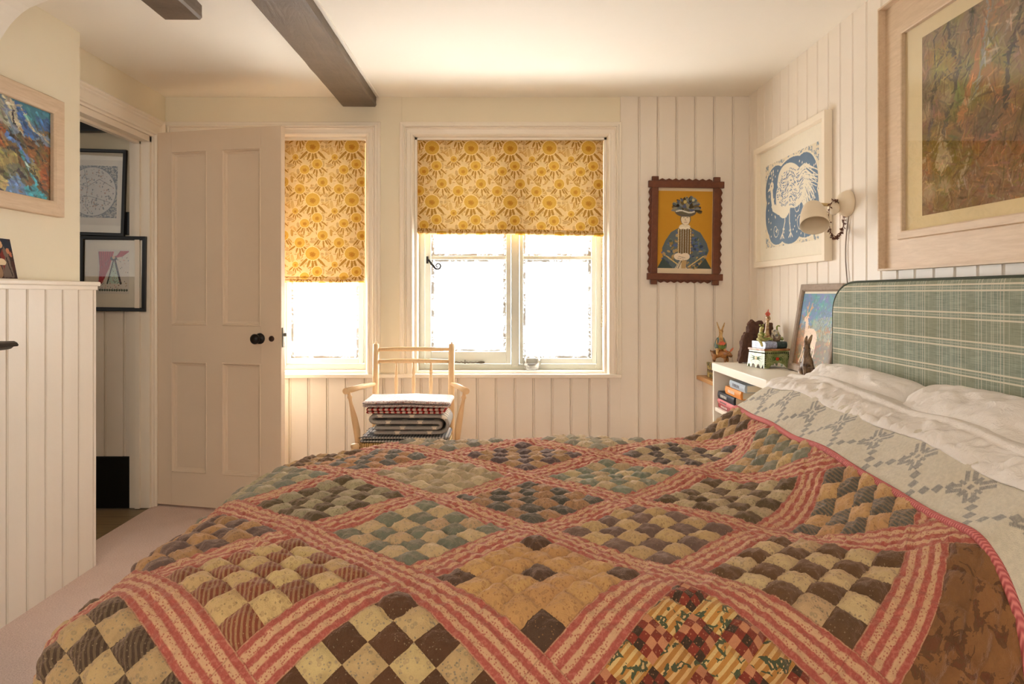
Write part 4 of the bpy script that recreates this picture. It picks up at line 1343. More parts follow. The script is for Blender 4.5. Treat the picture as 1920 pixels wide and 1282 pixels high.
def tree(pts, w, col, br=3, dirn=1):
    c.line(pts, w, col, .85, taper=.45)
    for k in range(br):
        i = rs.randrange(1, len(pts)); x, y = pts[i]
        a = -PI / 2 + dirn * rs.uniform(.3, 1.1); L = rs.uniform(6, 12)
        q = [(x, y), (x + L * .5 * math.cos(a), y + L * .5 * math.sin(a)), (x + L * math.cos(a + .4 * dirn), y + L * math.sin(a))]
        c.line(q, w * .45, col, .8, taper=.3)
tree([(4, 33), (6, 22), (8, 13), (7, 3)], 1.6, DK, 4)
tree([(12, 33), (18, 20), (20, 14), (15, 7), (14, 0)], 2.0, DK, 5, -1)
tree([(20, 31), (26, 21), (30, 12), (34, 0)], 3.0, OR, 2); tree([(27, 26), (31, 15), (33, 5), (33, 0)], 1.6, (120, 124, 118), 3)
tree([(33, 17), (40, 12), (46, 6), (56, 0)], 1.8, LT, 5); tree([(40, 32), (42, 18), (47, 7), (50, 0)], 2.2, DK, 5)
tree([(24, 20), (24, 10), (26, 0)], 1.1, DK, 3); tree([(56, 36), (58, 20), (62, 8), (64, 0)], 2.6, DK, 6); tree([(74, 38), (72, 22), (78, 8), (80, 0)], 3, (96, 78, 60), 6); tree([(90, 36), (92, 20), (88, 4)], 2.4, DK, 5)
for k in range(340):
    x, y = rs.uniform(0, 100), rs.uniform(28, 57); a = rs.uniform(-.9, .9); L = rs.uniform(1, 4.5)
    c.line([(x, y), (x + L * math.cos(a), y + L * math.sin(a))], .3, rs.choice([(134, 118, 92), (164, 112, 72), (80, 66, 46), (96, 92, 44), (146, 132, 116), (60, 48, 40)]), .6)
for k in range(160):
    x, y = rs.uniform(0, 100), rs.uniform(0, 30); a = rs.uniform(-2.0, -.7); L = rs.uniform(1, 5)
    c.line([(x, y), (x + L * math.cos(a), y + L * math.sin(a))], .28, rs.choice([(134, 120, 92), (150, 130, 96), (84, 72, 56), (122, 120, 60)]), .55)
for (x, y, a, b) in ((3, 25, 4.4, 3.4), (4, 50, 5, 3.6), (13, 49, 5, 3.2), (22, 26, 3, 1.6), (14, 23, 5, 2.6)): c.ell(x, y, a, b, (160, 138, 108), .2, .65, .5)
c.poly([(8, 42), (10.5, 30), (11.3, 37), (13.0, 30), (13.4, 38), (16, 42), (13, 44), (10, 45)], (186, 170, 142), .5); c.line([(20, 50), (24, 42)], 1.4, (170, 154, 130), .5)
c.line([(23, 27), (34, 24)], 1.1, (176, 164, 138), .5); c.line([(0, 40), (10, 34)], .7, (160, 140, 110), .6)
c.warp(1.3, .35, 61).warp(.35, 1.6, 62).brush(2600, 63, 2.2, .28, .26, (-2.2, .6))
c.a = np.clip(c.a * 1.14 + .01, 0, 1)
big = picture('framed_woodland_pastel', 'large woodland pastel in a wide limed wood frame above the headboard', 1.43, 0.91, (XR - 0.0135, 2.600 - 0.715, 1.655), -PI / 2, c, 0.975, 0.566, 0.128, 0.030, M_LIMED,
        prof=[(0, 0), (0, -0.036), (0.0065, -0.036), (0.0075, -0.012), (0.100, -0.014), (0.103, -0.022), (0.124, -0.022), (0.128, -0.020), (0.128, -0.004), (0.128, 0), (0, 0)],
        mount=M_MOUNT, mpic=M_CHALK, glass=True, dy=-0.004, part='pastel')

# landscape painting on the chimney breast
c = Canvas(62, 34, 320, (110, 90, 60))
n1, n2, n3 = c.fbm(.10, 21), c.fbm(.22, 22), c.fbm(.6, 23)
c.put(c.Y < 6 + 4 * n1, (64, 128, 150))
c.put((c.Y > 7), (146, 92, 52), np.clip((n1 - .42) * 5, 0, 1) * .9); c.put((c.Y > 8), (86, 92, 54), np.clip((n2 - .5) * 6, 0, 1) * .85)
c.put(c.Y > 6, (58, 44, 34), np.clip((n3 - .55) * 6, 0, 1) * .7)
c.poly([(28, 0), (36, 0), (46, 4), (56, 9), (62, 10), (62, 13), (50, 12), (38, 13), (26, 11)], (116, 138, 160))
c.poly([(40, 1), (44, 1), (56, 11), (48, 12)], (62, 108, 176)); c.poly([(34, 1), (40, 1), (47, 12), (42, 11)], (196, 190, 164)); c.poly([(28, 1), (34, 2), (40, 11), (28, 11)], (176, 176, 150), .9)
c.line([(38, 3), (42, 10)], .9, (40, 40, 50)); c.poly([(52, 3), (62, 4), (62, 8), (56, 8)], (62, 104, 160)); c.line([(44, 2), (52, 9), (60, 11)], .8, (214, 200, 164))
c.ell(33, 14, 6, 5, (158, 84, 44), .3, .9, .4); c.ell(58, 26, 5, 6, (164, 84, 46), 0, .9, .5)
c.poly([(30, 17), (40, 18), (44, 22), (34, 22)], (136, 128, 84), .9); c.poly([(30, 21), (42, 20), (46, 25), (32, 26)], (164, 148, 92), .8)
c.line([(36, 14), (42, 15), (46, 19), (52, 21)], 1.9, (92, 128, 196)); c.line([(45, 18), (47, 22), (50, 26), (53, 28)], 1.5, (70, 154, 178)); c.line([(47, 22), (50, 25)], .7, (180, 210, 206))
c.ell(42, 28, 6, 5, (112, 112, 92)); c.poly([(34, 34), (38, 28), (44, 27), (50, 34)], (100, 134, 180)); c.poly([(46, 31), (52, 29), (60, 33), (60, 34), (50, 34)], (60, 168, 190)); c.ell(34, 31, 3, 2.6, (196, 178, 116))
c.poly([(50, 19), (56, 23), (55, 28), (51, 24)], (178, 162, 102), .9)
for q in ([(28, 13), (36, 12), (44, 15), (54, 17), (62, 21)], [(34, 18), (42, 18), (50, 23), (58, 30)], [(40, 26), (44, 25), (48, 28), (50, 31)], [(44, 13), (52, 13), (60, 13)], [(52, 22), (54, 28), (60, 32)]): c.line(q, .55, (34, 38, 44), .85)
rs = random.Random(5)
for k in range(260):
    x, y = rs.uniform(0, 62), rs.uniform(8, 34); a = rs.uniform(-.2, .9); L = rs.uniform(.8, 2.6)
    c.line([(x, y), (x + L * math.cos(a), y + L * math.sin(a))], .4, rs.choice([(150, 88, 50), (92, 98, 58), (176, 152, 96), (70, 84, 92), (60, 44, 36), (110, 130, 120)]), .6)
c.warp(1.6, .25, 71).warp(.5, 1.3, 72).brush(1500, 73, 1.5, .45, .3, (-.3, 1.1))
c.a = c.a * .92 + .04
picture('framed_landscape_painting', 'blue and brown mountain landscape painting in a pale limed frame', 0.735, 0.452, (BXU + 0.0005, 2.928 - 0.3675, 1.645), PI / 2, c, 0.62, 0.336, 0.058, 0.030, M_LIMED,
        prof=[(0, 0), (0, -0.028), (0.003, -0.030), (0.030, -0.028), (0.046, -0.026), (0.056, -0.022), (0.058, -0.020), (0.058, -0.004), (0.058, 0), (0, 0)], mpic=M_OIL, part='painting', mount=plain('board_brown', rgb(80, 60, 40), .8))

# postcard on the ledge
c = Canvas(10, 14.5, 60, (52, 34, 30))
c.put(c.Y < 4, (34, 48, 66), .8); c.put(c.fbm(.4, 3) > .55, (84, 44, 34), .6)
c.poly([(3, 14), (4, 5), (6, 3), (7.5, 6), (8.6, 14)], (112, 96, 84)); c.ell(4.2, 2.4, 1.0, 1.3, (206, 160, 120)); c.poly([(3.2, 6), (5, 4), (5.4, 8), (4, 12)], (120, 44, 36))
c.ell(7.4, 4.6, .9, 1.1, (190, 128, 92)); c.ell(8.6, 5.8, .8, 1.0, (184, 110, 84)); c.ell(3, 8.6, 2.6, 1.3, (222, 200, 164)); c.ell(1.4, 12, 1.6, 2.4, (150, 118, 90)); c.line([(6, 7), (7.6, 13)], .5, (40, 30, 28))
c.warp(.4, .6, 91)
pc = thing('postcard', 'small postcard of robed figures leaning on the chimney breast ledge', 'postcard', (BX - 0.012, 2.637 - 0.053, LZ))
pc.matrix_world = Matrix.Translation((BX - 0.030, 2.637 - 0.053, LZ + 0.0005)) @ Matrix.Rotation(PI / 2, 4, 'Z') @ Matrix.Rotation(-0.20, 4, 'X')
MB().box((-0.053, 0.0002, 0), (0.053, 0.0010, 0.148)).build('card', M_MOUNTW, pc)
o = c.mesh('picture_side', 0.100, 0.142, M_PIG, pc, -0.0004); o.location = (0, 0, 0.074)

# two framed prints in the hall
c = Canvas(30, 34, 190, (216, 206, 186))
c.put((c.X > 2.5) & (c.X < 27.5) & (c.Y > 3) & (c.Y < 30), (34, 34, 34)); c.put((c.X > 2.5) & (c.X < 27.5) & (c.Y > 3) & (c.Y < 30) & (c.fbm(2.2, 4, 2) > .52), (190, 180, 160), .9)
c.ell(14.5, 16.5, 12.6, 13, (60, 56, 52)); c.ell(14.5, 16.5, 12.2, 12.6, (206, 200, 190))
rs = random.Random(6)
for k in range(170):
    a = rs.random() * 2 * PI; q = 11.6 * math.sqrt(rs.random()); x, y = 14.5 + q * math.cos(a), 16.5 + q * math.sin(a)
    c.ell(x, y, rs.uniform(.15, .5), rs.uniform(.15, .6), rs.choice([(70, 66, 62), (130, 118, 104), (160, 120, 84), (96, 96, 92)]))
for q in ([(4, 12), (12, 14), (18, 10), (25, 14)], [(10, 5), (12, 14), (11, 24), (14, 28)], [(5, 20), (13, 19), (24, 22)]): c.line(q, .25, (80, 74, 70))
hp = P(176, 361, HY - 0.014)
picture('framed_map_print', 'round black and white map print in the hall, upper of two pictures', 0.340, 0.452, (hp.x, HY - 0.0125, hp.z), 0, c, 0.300, 0.340, 0.017, 0.018, M_BFRAME, glass=True, roll=0.030)
c = Canvas(26, 34, 150, (224, 216, 204))
for k in range(14): c.line([(1 + k * .9, 2), (2 + k * .55, 14), (1 + k * .2, 26)], 1.0, (196, 56, 72) if k % 2 else (150, 40, 60), .9, taper=.4)
for k in range(9): c.line([(25 - k * .8, 1.5), (20 - k * .5, 5), (13 - k * .1, 6)], 1.0, (198, 60, 74) if k % 2 else (150, 40, 60), .9)
c.poly([(7, 26), (13, 8), (19, 26)], (198, 218, 200)); c.line([(13, 8), (8, 26)], 1.0, (46, 46, 48)); c.line([(14, 8), (19, 26)], 1.6, (60, 54, 56)); c.ell(13, 7, 3, 1.6, (54, 50, 50)); c.ell(13, 6, 1.2, 1.4, (222, 190, 160))
rs = random.Random(9)
for k in range(120): c.ell(rs.uniform(2, 25), rs.uniform(24, 32) if k % 2 else rs.uniform(6, 26), .3, .4, rs.choice([(60, 72, 66), (150, 130, 80), (200, 96, 90), (84, 120, 130), (190, 150, 110)]), 0, .8)
for k in range(12): c.ell(2 + k * 2, 31, .9, .9, (84, 96, 84))
hp = P(214, 513, HY - 0.014)
picture('framed_theatre_print', 'colourful print with red curtains in the hall, lower of two pictures', 0.345, 0.392, (hp.x, HY - 0.0130, hp.z), 0, c, 0.165, 0.232, 0.020, 0.020, M_BFRAME, glass=True, roll=0.012, dy=0.01, dx=0.0)

# deer painting leaning behind the bedside cabinet
c = Canvas(40, 35, 230, (120, 104, 76))
n1, n2 = c.fbm(.12, 31), c.fbm(.3, 32)
c.put(c.Y < 15 + 6 * n1, (78, 122, 164), .9); c.put((c.Y < 16), (60, 150, 140), np.clip((n2 - .5) * 6, 0, 1) * .8); c.put(c.Y < 12, (120, 116, 176), np.clip((n1 - .55) * 8, 0, 1) * .7)
c.put((c.X < 14) & (c.Y > 10 + 4 * n1), (178, 116, 62), np.clip((n2 - .35) * 5, 0, 1) * .85); c.put(c.Y > 25, (96, 78, 44), .6 * n1 + .2); c.put(c.Y > 24, (150, 80, 44), np.clip((n2 - .55) * 6, 0, 1) * .8)
c.poly([(16, 12), (40, 10), (40, 22), (14, 22)], (164, 164, 132), .7)
for k in range(9):
    x = 22 + k * 2; c.line([(x, 22), (x + .3 * math.sin(k), 14), (x - 1, 7)], .35, (62, 84, 84), .8, taper=.4)
    for q in (10, 13, 16): c.line([(x, q), (x + 1.6, q - 2.4)], .25, (62, 84, 84), .8); c.line([(x, q + 1), (x - 1.5, q - 1.2)], .25, (62, 84, 84), .8)
rs = random.Random(15)
for k in range(420):
    x, y = rs.uniform(0, 40), rs.uniform(0, 35)
    pal = [(92, 120, 176), (70, 150, 150), (118, 112, 180), (140, 170, 176), (84, 128, 90)] if y < 15 else [(190, 120, 64), (120, 96, 50), (90, 110, 70), (150, 84, 48), (196, 168, 96), (96, 116, 120)]
    c.ell(x, y, rs.uniform(.3, 1.4), rs.uniform(.3, .9), rs.choice(pal), rs.uniform(-1, 1), .55)
D = (226, 198, 172)
c.ell(15.5, 21.5, 7.4, 4.8, D, .08); c.line([(10, 19), (9, 15), (8.6, 12.5)], 3.4, D, taper=.7); c.ell(7.6, 12.2, 2.6, 1.5, D, -.45); c.ell(9.6, 10.2, 1.8, .7, D, -.9)
for q in ([(8.4, 11), (7.4, 8), (8.0, 4.6)], [(7.6, 8), (6.4, 6.4)], [(9.2, 11), (11, 8.4), (12.4, 4.6)], [(11, 8), (13.6, 6.6)]): c.line(q, 1.0, (208, 156, 104), taper=.7)
for q in ([(10.4, 24), (8.4, 29), (6.6, 33.5)], [(12.2, 25), (10.6, 30), (9.4, 34)], [(20.5, 24), (18.6, 29), (17.0, 34)], [(21.8, 24), (21.6, 30), (20.8, 34)]): c.line(q, 1.3, D, taper=.55)
c.ell(7.4, 11.8, .35, .35, (50, 40, 36))
c.warp(.5, .5, 81).brush(500, 82, .9, .3, .12)
M_GREYWOOD = wood('weathered_grey_wood', rgb(112, 96, 82), rgb(176, 156, 138), 0.7, (8, 8, 8), 5, 0.4)
CZ = 0.788
lean = 0.165
hh = 0.375
dp = thing('deer_painting', 'painting of a pale deer in a rough grey frame leaning beside the headboard', 'picture')
pos = Vector((1.262, 3.285 - 0.205, CZ + 0.001))
dp.matrix_world = Matrix.Translation(pos) @ Matrix.Rotation(-PI / 2, 4, 'Z') @ Matrix.Rotation(-lean, 4, 'X')
f = MB(); f.frame(0.410, hh, [(0, 0), (0, -0.016), (0.003, -0.018), (0.024, -0.018), (0.030, -0.012), (0.030, 0), (0, 0)])
f.build('frame', M_GREYWOOD, dp, M=Matrix.Translation((0, 0, hh / 2)))
MB().box((-0.18, -0.006, 0.025), (0.18, -0.001, hh - 0.025)).build('mount', M_MOUNTW, dp)
o = c.mesh('painting', 0.350, 0.308, M_OIL, dp, -0.0075); o.location = (0, 0, hh / 2 - 0.006)
# ------------------------------------------------------------------ bedside cabinet, open to the left
def mapc(root, x, y, z): return (x - root.location.x, y - root.location.y, z - root.location.z)
CX0, CX1, CY0, CY1 = 1.010, 1.336, 2.875, 3.630
cab = thing('bedside_cabinet', 'white open-fronted bedside cabinet with books, between bed and back wall', 'cabinet', (1.17, 3.25, 0))
def cb(a, b, bev=0.002): return mapc(cab, *a), mapc(cab, *b), bev
MB().box(*cb((CX0, CY0, CZ - 0.038), (CX1, CY1, CZ), 0.003)).build('top', M_WHITEPAINT, cab)
for y_ in (CY0 + 0.002, CY1 - 0.020): MB().box(*cb((CX0 + 0.004, y_, 0.0), (CX1, y_ + 0.018, CZ - 0.038))).build('side_panel', M_WHITEPAINT, cab)
MB().box(*cb((CX1 - 0.012, CY0 + 0.02, 0.03), (CX1 - 0.002, CY1 - 0.02, CZ - 0.038))).build('back_panel', M_WHITEPAINT, cab)
for z_ in (0.06, 0.31, 0.556): MB().box(*cb((CX0 + 0.010, CY0 + 0.020, z_), (CX1 - 0.012, CY1 - 0.020, z_ + 0.018))).build('shelf', M_WHITEPAINT, cab)
M_PAPER = plain('book_pages', rgb(226, 214, 190), 0.9, 0.1)
BK = [  # z0, thickness, length (y), depth (x), spine x, y far end, colour, label
    (0.5745, 0.022, 0.24, 0.17, 1.036, 3.604, (150, 52, 56), 'dark red book, bottom of the pile in the bedside cabinet'),
    (0.5970, 0.021, 0.25, 0.18, 1.032, 3.602, (214, 128, 130), 'pink book on the dark red one in the bedside cabinet'),
    (0.6185, 0.035, 0.25, 0.17, 1.034, 3.604, (38, 36, 44), 'black book with pale lettering in the bedside cabinet'),
    (0.6540, 0.036, 0.23, 0.16, 1.040, 3.505, (220, 140, 60), 'orange book on the black one in the bedside cabinet'),
    (0.6905, 0.034, 0.22, 0.16, 1.044, 3.450, (168, 180, 190), 'pale blue book on top of the pile in the bedside cabinet')]
for k, (z_, t, L, D_, sx0, ye, col, lab) in enumerate(BK):
    b = thing('book', lab, 'book', (sx0 + D_ / 2, ye - L / 2, z_), group='books in the bedside cabinet')
    mm = plain('book_cover_%s' % ['red', 'pink', 'black', 'orange', 'blue'][k], rgb(*col), 0.5, 0.3)
    c_ = MB()
    c_.box((-D_ / 2, -L / 2, 0), (D_ / 2, L / 2, 0.003), bevel=0.001); c_.box((-D_ / 2, -L / 2, t - 0.003), (D_ / 2, L / 2, t), bevel=0.001)
    n = 8
    pts = [(-D_ / 2 + 0.004 - 0.007 * math.sin(q * PI / n), t / 2 - t / 2 * math.cos(q * PI / n)) for q in range(n + 1)] + [(-D_ / 2 + 0.008, t), (-D_ / 2 + 0.008, 0)]
    c_.prism(pts, -L / 2, L / 2)
    c_.build('cover', mm, b)
    MB().box((-D_ / 2 + 0.006, -L / 2 + 0.004, 0.003), (D_ / 2 - 0.004, L / 2 - 0.004, t - 0.003)).build('pages', M_PAPER, b)
    # lettering-like title bars on the spine
    s_ = MB()
    for q in range(5): s_.box((-D_ / 2 - 0.0037, L / 2 - 0.05 - q * 0.020 - 0.011, t * .32), (-D_ / 2 - 0.0020, L / 2 - 0.05 - q * 0.020, t * .68))
    s_.build('spine_title', plain('spine_title_%d' % k, rgb(*(210, 206, 196) if k in (2, 0, 3) else (90, 90, 100)), 0.6), b)

# ------------------------------------------------------------------ painted ceramic casket with animals on books
m = Mat('glazed_green_yellow', 0.25, 0.5)
co = m.coord(); n_ = m.noise(co, 30, 4, .6, .8)
m.base(m.mix(n_.gt(0.52) * 0.8, rgb(126, 138, 62), rgb(196, 184, 120)))
M_GLG = m.mat
def glaze(name, a, b, scale=40, rough=0.25):
    m = Mat(name, rough, 0.5)
    n_ = m.noise(m.coord(), scale, 4, .6, .8)
    m.base(m.mix((n_ - 0.38) * 4.0, a, b)); m.bump(n_, 0.3, 0.002)
    return m.mat
cas = thing('painted_casket', 'green painted ceramic casket with frog, giraffe and snail figures on top', 'ornament', (1.200, 3.385, CZ + 0.0005), (0, 0, math.radians(15)))
cas.scale = (1.36, 1.45, 1.18)
M_CASG = glaze('casket_pale_green', rgb(118, 128, 74), rgb(164, 168, 116), 50)
M_BLK = plain('casket_black_glaze', rgb(20, 20, 18), 0.25)
M_REDG = plain('casket_red_glaze', rgb(196, 66, 40), 0.25)
M_LEAFG = plain('casket_leaf_green', rgb(66, 104, 44), 0.25)
M_TERRA = glaze('casket_terracotta', rgb(140, 88, 54), rgb(182, 134, 90), 60)
hw, hd, hz0 = 0.050, 0.046, 0.082
b = MB()
def wall4(mb, w0, d0, w1, d1, z0_, z1_, arch):
    """four sloping sides with scalloped feet"""
    for face in range(4):
        A = [(-w0, -d0), (w0, -d0), (w0, d0), (-w0, d0)]; B = [(-w1, -d1), (w1, -d1), (w1, d1), (-w1, d1)]
        a0, a1 = A[face], A[(face + 1) % 4]; b0, b1 = B[face], B[(face + 1) % 4]
        n = 24; top = []; bot = []
        for i in range(n + 1):
            t = i / n
            zz_ = arch(t, face)
            s = (zz_ - z0_) / (z1_ - z0_)
            p0 = Vector((a0[0] * (1 - t) + a1[0] * t, a0[1] * (1 - t) + a1[1] * t, z0_)); p1 = Vector((b0[0] * (1 - t) + b1[0] * t, b0[1] * (1 - t) + b1[1] * t, z1_))
            bot.append(mb.bm.verts.new(p0 * (1 - s) + p1 * s)); top.append(mb.bm.verts.new(p1))
        for i in range(n): mb.bm.faces.new((bot[i], bot[i + 1], top[i + 1], top[i]))
def arch(t, face):
    if face % 2 == 0: return 0.001 + 0.020 * max(0, 1 - ((t - .5) / .30) ** 2) ** .5 if abs(t - .5) < .30 else 0.001
    u_ = (t * 3.4 + .3) % 1
    return 0.001 + (0.014 * max(0, 1 - ((u_ - .5) / .34) ** 2) ** .5 if abs(u_ - .5) < .34 and 0.08 < t < .92 else 0)
wall4(b, hw, hd, hw * .90, hd * .90, 0, 0.066, arch)
b.build('box_side', M_CASG, cas)
MB().box((-hw * .97, -hd * .97, 0.066), (hw * .97, hd * .97, 0.074), bevel=0.002).build('lid', M_TERRA, cas)
d_ = MB()
for s_ in (-1, 1):
    for i in range(13):
        t = -1 + 2 * i / 12
        d_.ball((t * hw * .86, s_ * hd * .925, 0.058), (0.0024, 0.0016, 0.0024), n=6)
        d_.ball((s_ * hw * .925, t * hd * .86, 0.058), (0.0016, 0.0024, 0.0024), n=6)
    for k in range(7):
        for q in (-1, 1):
            f_ = 1 - .1 * (0.010 + k * .007) / .066
            d_.ball((q * hw * .93 * f_, s_ * hd * f_ * 1.002, 0.010 + k * .007), (0.0022, 0.0018, 0.0022), n=6)
d_.build('black_dots', M_BLK, cas)
for face in (0, 1):
    R_ = Matrix.Rotation(0 if face == 0 else PI / 2, 4, 'Z') if face == 0 else Matrix.Rotation(-PI / 2, 4, 'Z'); dd = hd if face == 0 else hw
    g_ = MB()
    sl_ = lambda z: -dd * (1 - .1 * z / .066) - 0.0006
    for (a, L) in ((.35, .030), (-.35, .026), (PI - .35, .030), (PI + .35, .026), (.0, .034), (PI, .034)):
        for q in range(5):
            t = q / 4; x_ = math.cos(a) * L * t; z_ = 0.036 + math.sin(a) * L * t
            g_.ball((x_, sl_(z_), z_), (0.005 * (1.1 - t), 0.0012, 0.0028 * (1.2 - t)), n=8)
    g_.build('leaf_painting', M_LEAFG, cas, M=R_)
    r_ = MB(); r_.ball((0, sl_(0.036) - .0005, 0.036), (0.0075, 0.0018, 0.0065), n=10); r_.build('flower_painting', M_REDG if face == 0 else plain('casket_cream_glaze', rgb(236, 214, 170), .3), cas, M=R_)
for k, (x0, x1, col) in enumerate(((-0.038, 0.006, (138, 148, 172)), (0.008, 0.044, (48, 62, 60)))):
    bk = MB()
    pts = [(-0.036, 0.074), (0.030, 0.074)] + [(0.030 + 0.006 * math.sin(q * PI / 6), 0.074 + 0.013 - 0.013 * math.cos(q * PI / 6)) for q in range(1, 6)] + [(0.030, 0.100), (-0.036, 0.100)]
    bk.prism([(-a, z) for a, z in pts], x0, x1, axis='x')
    bk.build('ceramic_book', glaze('ceramic_book_%d' % k, rgb(*col), rgb(*[min(255, int(v * 1.35)) for v in col]), 90), cas)
def fig(name, joints, edges, mat, parent=cas): return skin_body(name, joints, edges, mat, parent)
# seated frog
fig('frog', [(-0.030, 0, 0.108, .010), (-0.030, 0, 0.124, .0095), (-0.030, -.001, 0.140, .0060), (-0.030, -.004, 0.152, .0085, .007), (-0.030, -.012, 0.154, .0055),
             (-0.044, -.006, .106, .0075), (-0.052, -.020, .112, .0060), (-0.050, -.030, .096, .0045), (-0.049, -.034, .082, .0035),
             (-0.017, -.006, .106, .0075), (-0.008, -.018, .112, .0060), (-0.006, -.028, .106, .004),
             (-0.040, -.006, .130, .0035), (-0.038, -.020, .122, .003), (-0.022, -.006, .130, .0035), (-0.024, -.020, .122, .003)],
    [(0, 1), (1, 2), (2, 3), (3, 4), (0, 5), (5, 6), (6, 7), (7, 8), (0, 9), (9, 10), (10, 11), (1, 12), (12, 13), (1, 14), (14, 15)], M_GLG)
e_ = MB(); e_.ball((-0.036, -.004, .162), .0032, n=8); e_.ball((-0.024, -.004, .162), .0032, n=8); e_.build('frog_eye', M_GLG, cas)
# giraffe-like figure holding a flower
M_SPOT = glaze('spotted_giraffe', rgb(206, 178, 128), rgb(128, 76, 44), 70)
fig('giraffe', [(-0.006, .004, .108, .012), (-0.006, .003, .125, .009), (-0.005, .002, .150, .0058), (-0.004, .001, .176, .0050), (-0.004, -.003, .188, .0062), (-0.005, -.013, .186, .0042),
                (-0.010, .002, .198, .0018), (0.002, .002, .198, .0018), (-0.016, -.008, .118, .004), (0.006, -.010, .116, .004)],
    [(0, 1), (1, 2), (2, 3), (3, 4), (4, 5), (4, 6), (4, 7), (0, 8), (0, 9)], M_SPOT)
e_ = MB()
for k in range(6):
    a = k * PI / 3; e_.ball((-0.005 + .006 * math.cos(a), -.002, .204 + .005 * math.sin(a)), (.0045, .0025, .004), n=8)
e_.tube([(-0.004, 0, .196), (-0.003, 0, .212), (-0.001, 0, .222)], [.002, .002, .001], 6)
e_.build('red_flower', plain('coral_glaze', rgb(206, 96, 76), .3), cas)
# crouching crew of small figures in a boat, and a swan-necked bird
M_AUB = glaze('aubergine_boat', rgb(92, 60, 56), rgb(132, 112, 84), 50)
b_ = MB()
pts = [(0.006 + 0.028 * t - .014 + .006, -0.006 - .010, 0.102 + 0.022 * (2 * t - 1) ** 2) for t in [i / 10 for i in range(11)]]
b_.tube([(p[0] + .006, p[1], p[2]) for p in pts], [.002 + .0065 * math.sin(PI * (i + .5) / 11) for i in range(11)], 10)
b_.build('little_boat', M_AUB, cas)
M_CRM = glaze('cream_grey_glaze', rgb(222, 204, 170), rgb(112, 112, 110), 80)
for k in range(3):
    x_ = 0.004 + k * .009
    fig('boat_figure', [(x_, -.014, .108, .0055), (x_, -.014, .122, .0048), (x_, -.014, .131, .0028), (x_, -.015, .138, .0042), (x_ - .001, -.016, .145, .0020)], [(0, 1), (1, 2), (2, 3), (3, 4)], M_CRM)
fig('swan', [(0.044, .002, .106, .0095), (0.054, .006, .108, .0085), (0.036, -.004, .114, .0060), (0.031, -.006, .130, .0038), (0.027, -.006, .146, .0030), (0.026, -.007, .156, .0030), (0.029, -.010, .160, .0034), (0.034, -.014, .156, .0018)],
    [(0, 1), (0, 2), (2, 3), (3, 4), (4, 5), (5, 6), (6, 7)], M_GLG)

# ------------------------------------------------------------------ carved dark wood sculpture leaning in the corner of the cabinet
M_DRIFT = wood('dark_bogwood', rgb(14, 8, 6), rgb(120, 78, 58), 0.7, (16, 16, 4), 5, 0.9)
dw = thing('carved_wood', 'dark rough carved wood piece standing behind the painted casket', 'ornament', (1.200, 3.580, CZ + 0.0005))
dw.scale = (1.3, 1.0, 1.13)
rs = random.Random(12)
def rough_block(name, pts, y0_, y1_, parent, seed):
    n = 5
    me_b = MB(); me_b.prism(pts, y0_, y1_)
    o = me_b.build(name, M_DRIFT, parent)
    s1_ = o.modifiers.new('Subdivision', 'SUBSURF'); s1_.subdivision_type = 'SIMPLE'; s1_.levels = s1_.render_levels = 4
    tx = bpy.data.textures.new(name + '_grain', 'CLOUDS'); tx.noise_scale = 0.025
    dm = o.modifiers.new('Displace', 'DISPLACE'); dm.texture = tx; dm.strength = 0.022; dm.texture_coords = 'LOCAL'; dm.mid_level = 0.6
    return o
rough_block('wood_block', [(-0.062, 0.005), (-0.020, 0.005), (0.004, 0.10), (-0.008, 0.132), (-0.034, 0.134), (-0.044, 0.120)], -0.024, 0.020, dw, 1)
rough_block('wood_block', [(-0.024, 0.005), (0.062, 0.005), (0.066, 0.168), (0.046, 0.172), (0.042, 0.150), (0.030, 0.180), (0.008, 0.172), (-0.006, 0.184), (-0.022, 0.172), (-0.026, 0.120)], -0.012, 0.030, dw, 2)

# ------------------------------------------------------------------ painted box in the corner with the hare riding a pig
BXZ = 0.6775
m = Mat('painted_tin', 0.4, 0.4)
co = m.coord(); x_, y_, z_ = m.sep(co)
n_ = m.noise(co, 38, 4, .7, 1.0)
base_ = m.mix(n_.gt(.50), rgb(196, 178, 104), rgb(70, 66, 40)); base_ = m.mix(m.noise(co, 24, 3).gt(.58), base_, rgb(222, 206, 160))
m.base(m.mix((z_ - 0.04).abs().lt(0.0035), base_, rgb(90, 50, 34)))
bx = thing('painted_box', 'small square box painted with yellow landscape on the timber corner shelf', 'box', (1.140, 3.920, BXZ))
MB().box((-0.055, -0.09, 0), (0.060, 0.07, 0.066), bevel=0.003).build('box_side', m.mat, bx)
MB().box((-0.057, -0.092, 0.066), (0.062, 0.072, 0.080), bevel=0.003).build('lid', m.mat, bx)
FZ = BXZ + 0.0805
hr = thing('hare_on_pig_figurine', 'painted figurine of a hare with a tulip riding a pig', 'figurine', (1.138, 3.900, FZ))
hr.scale = (1.12, 1.12, 1.14)
M_PIG_ = glaze('pig_glaze', rgb(190, 128, 70), rgb(60, 36, 24), 26)
M_HARE = glaze('hare_glaze', rgb(222, 186, 124), rgb(176, 130, 74), 60)
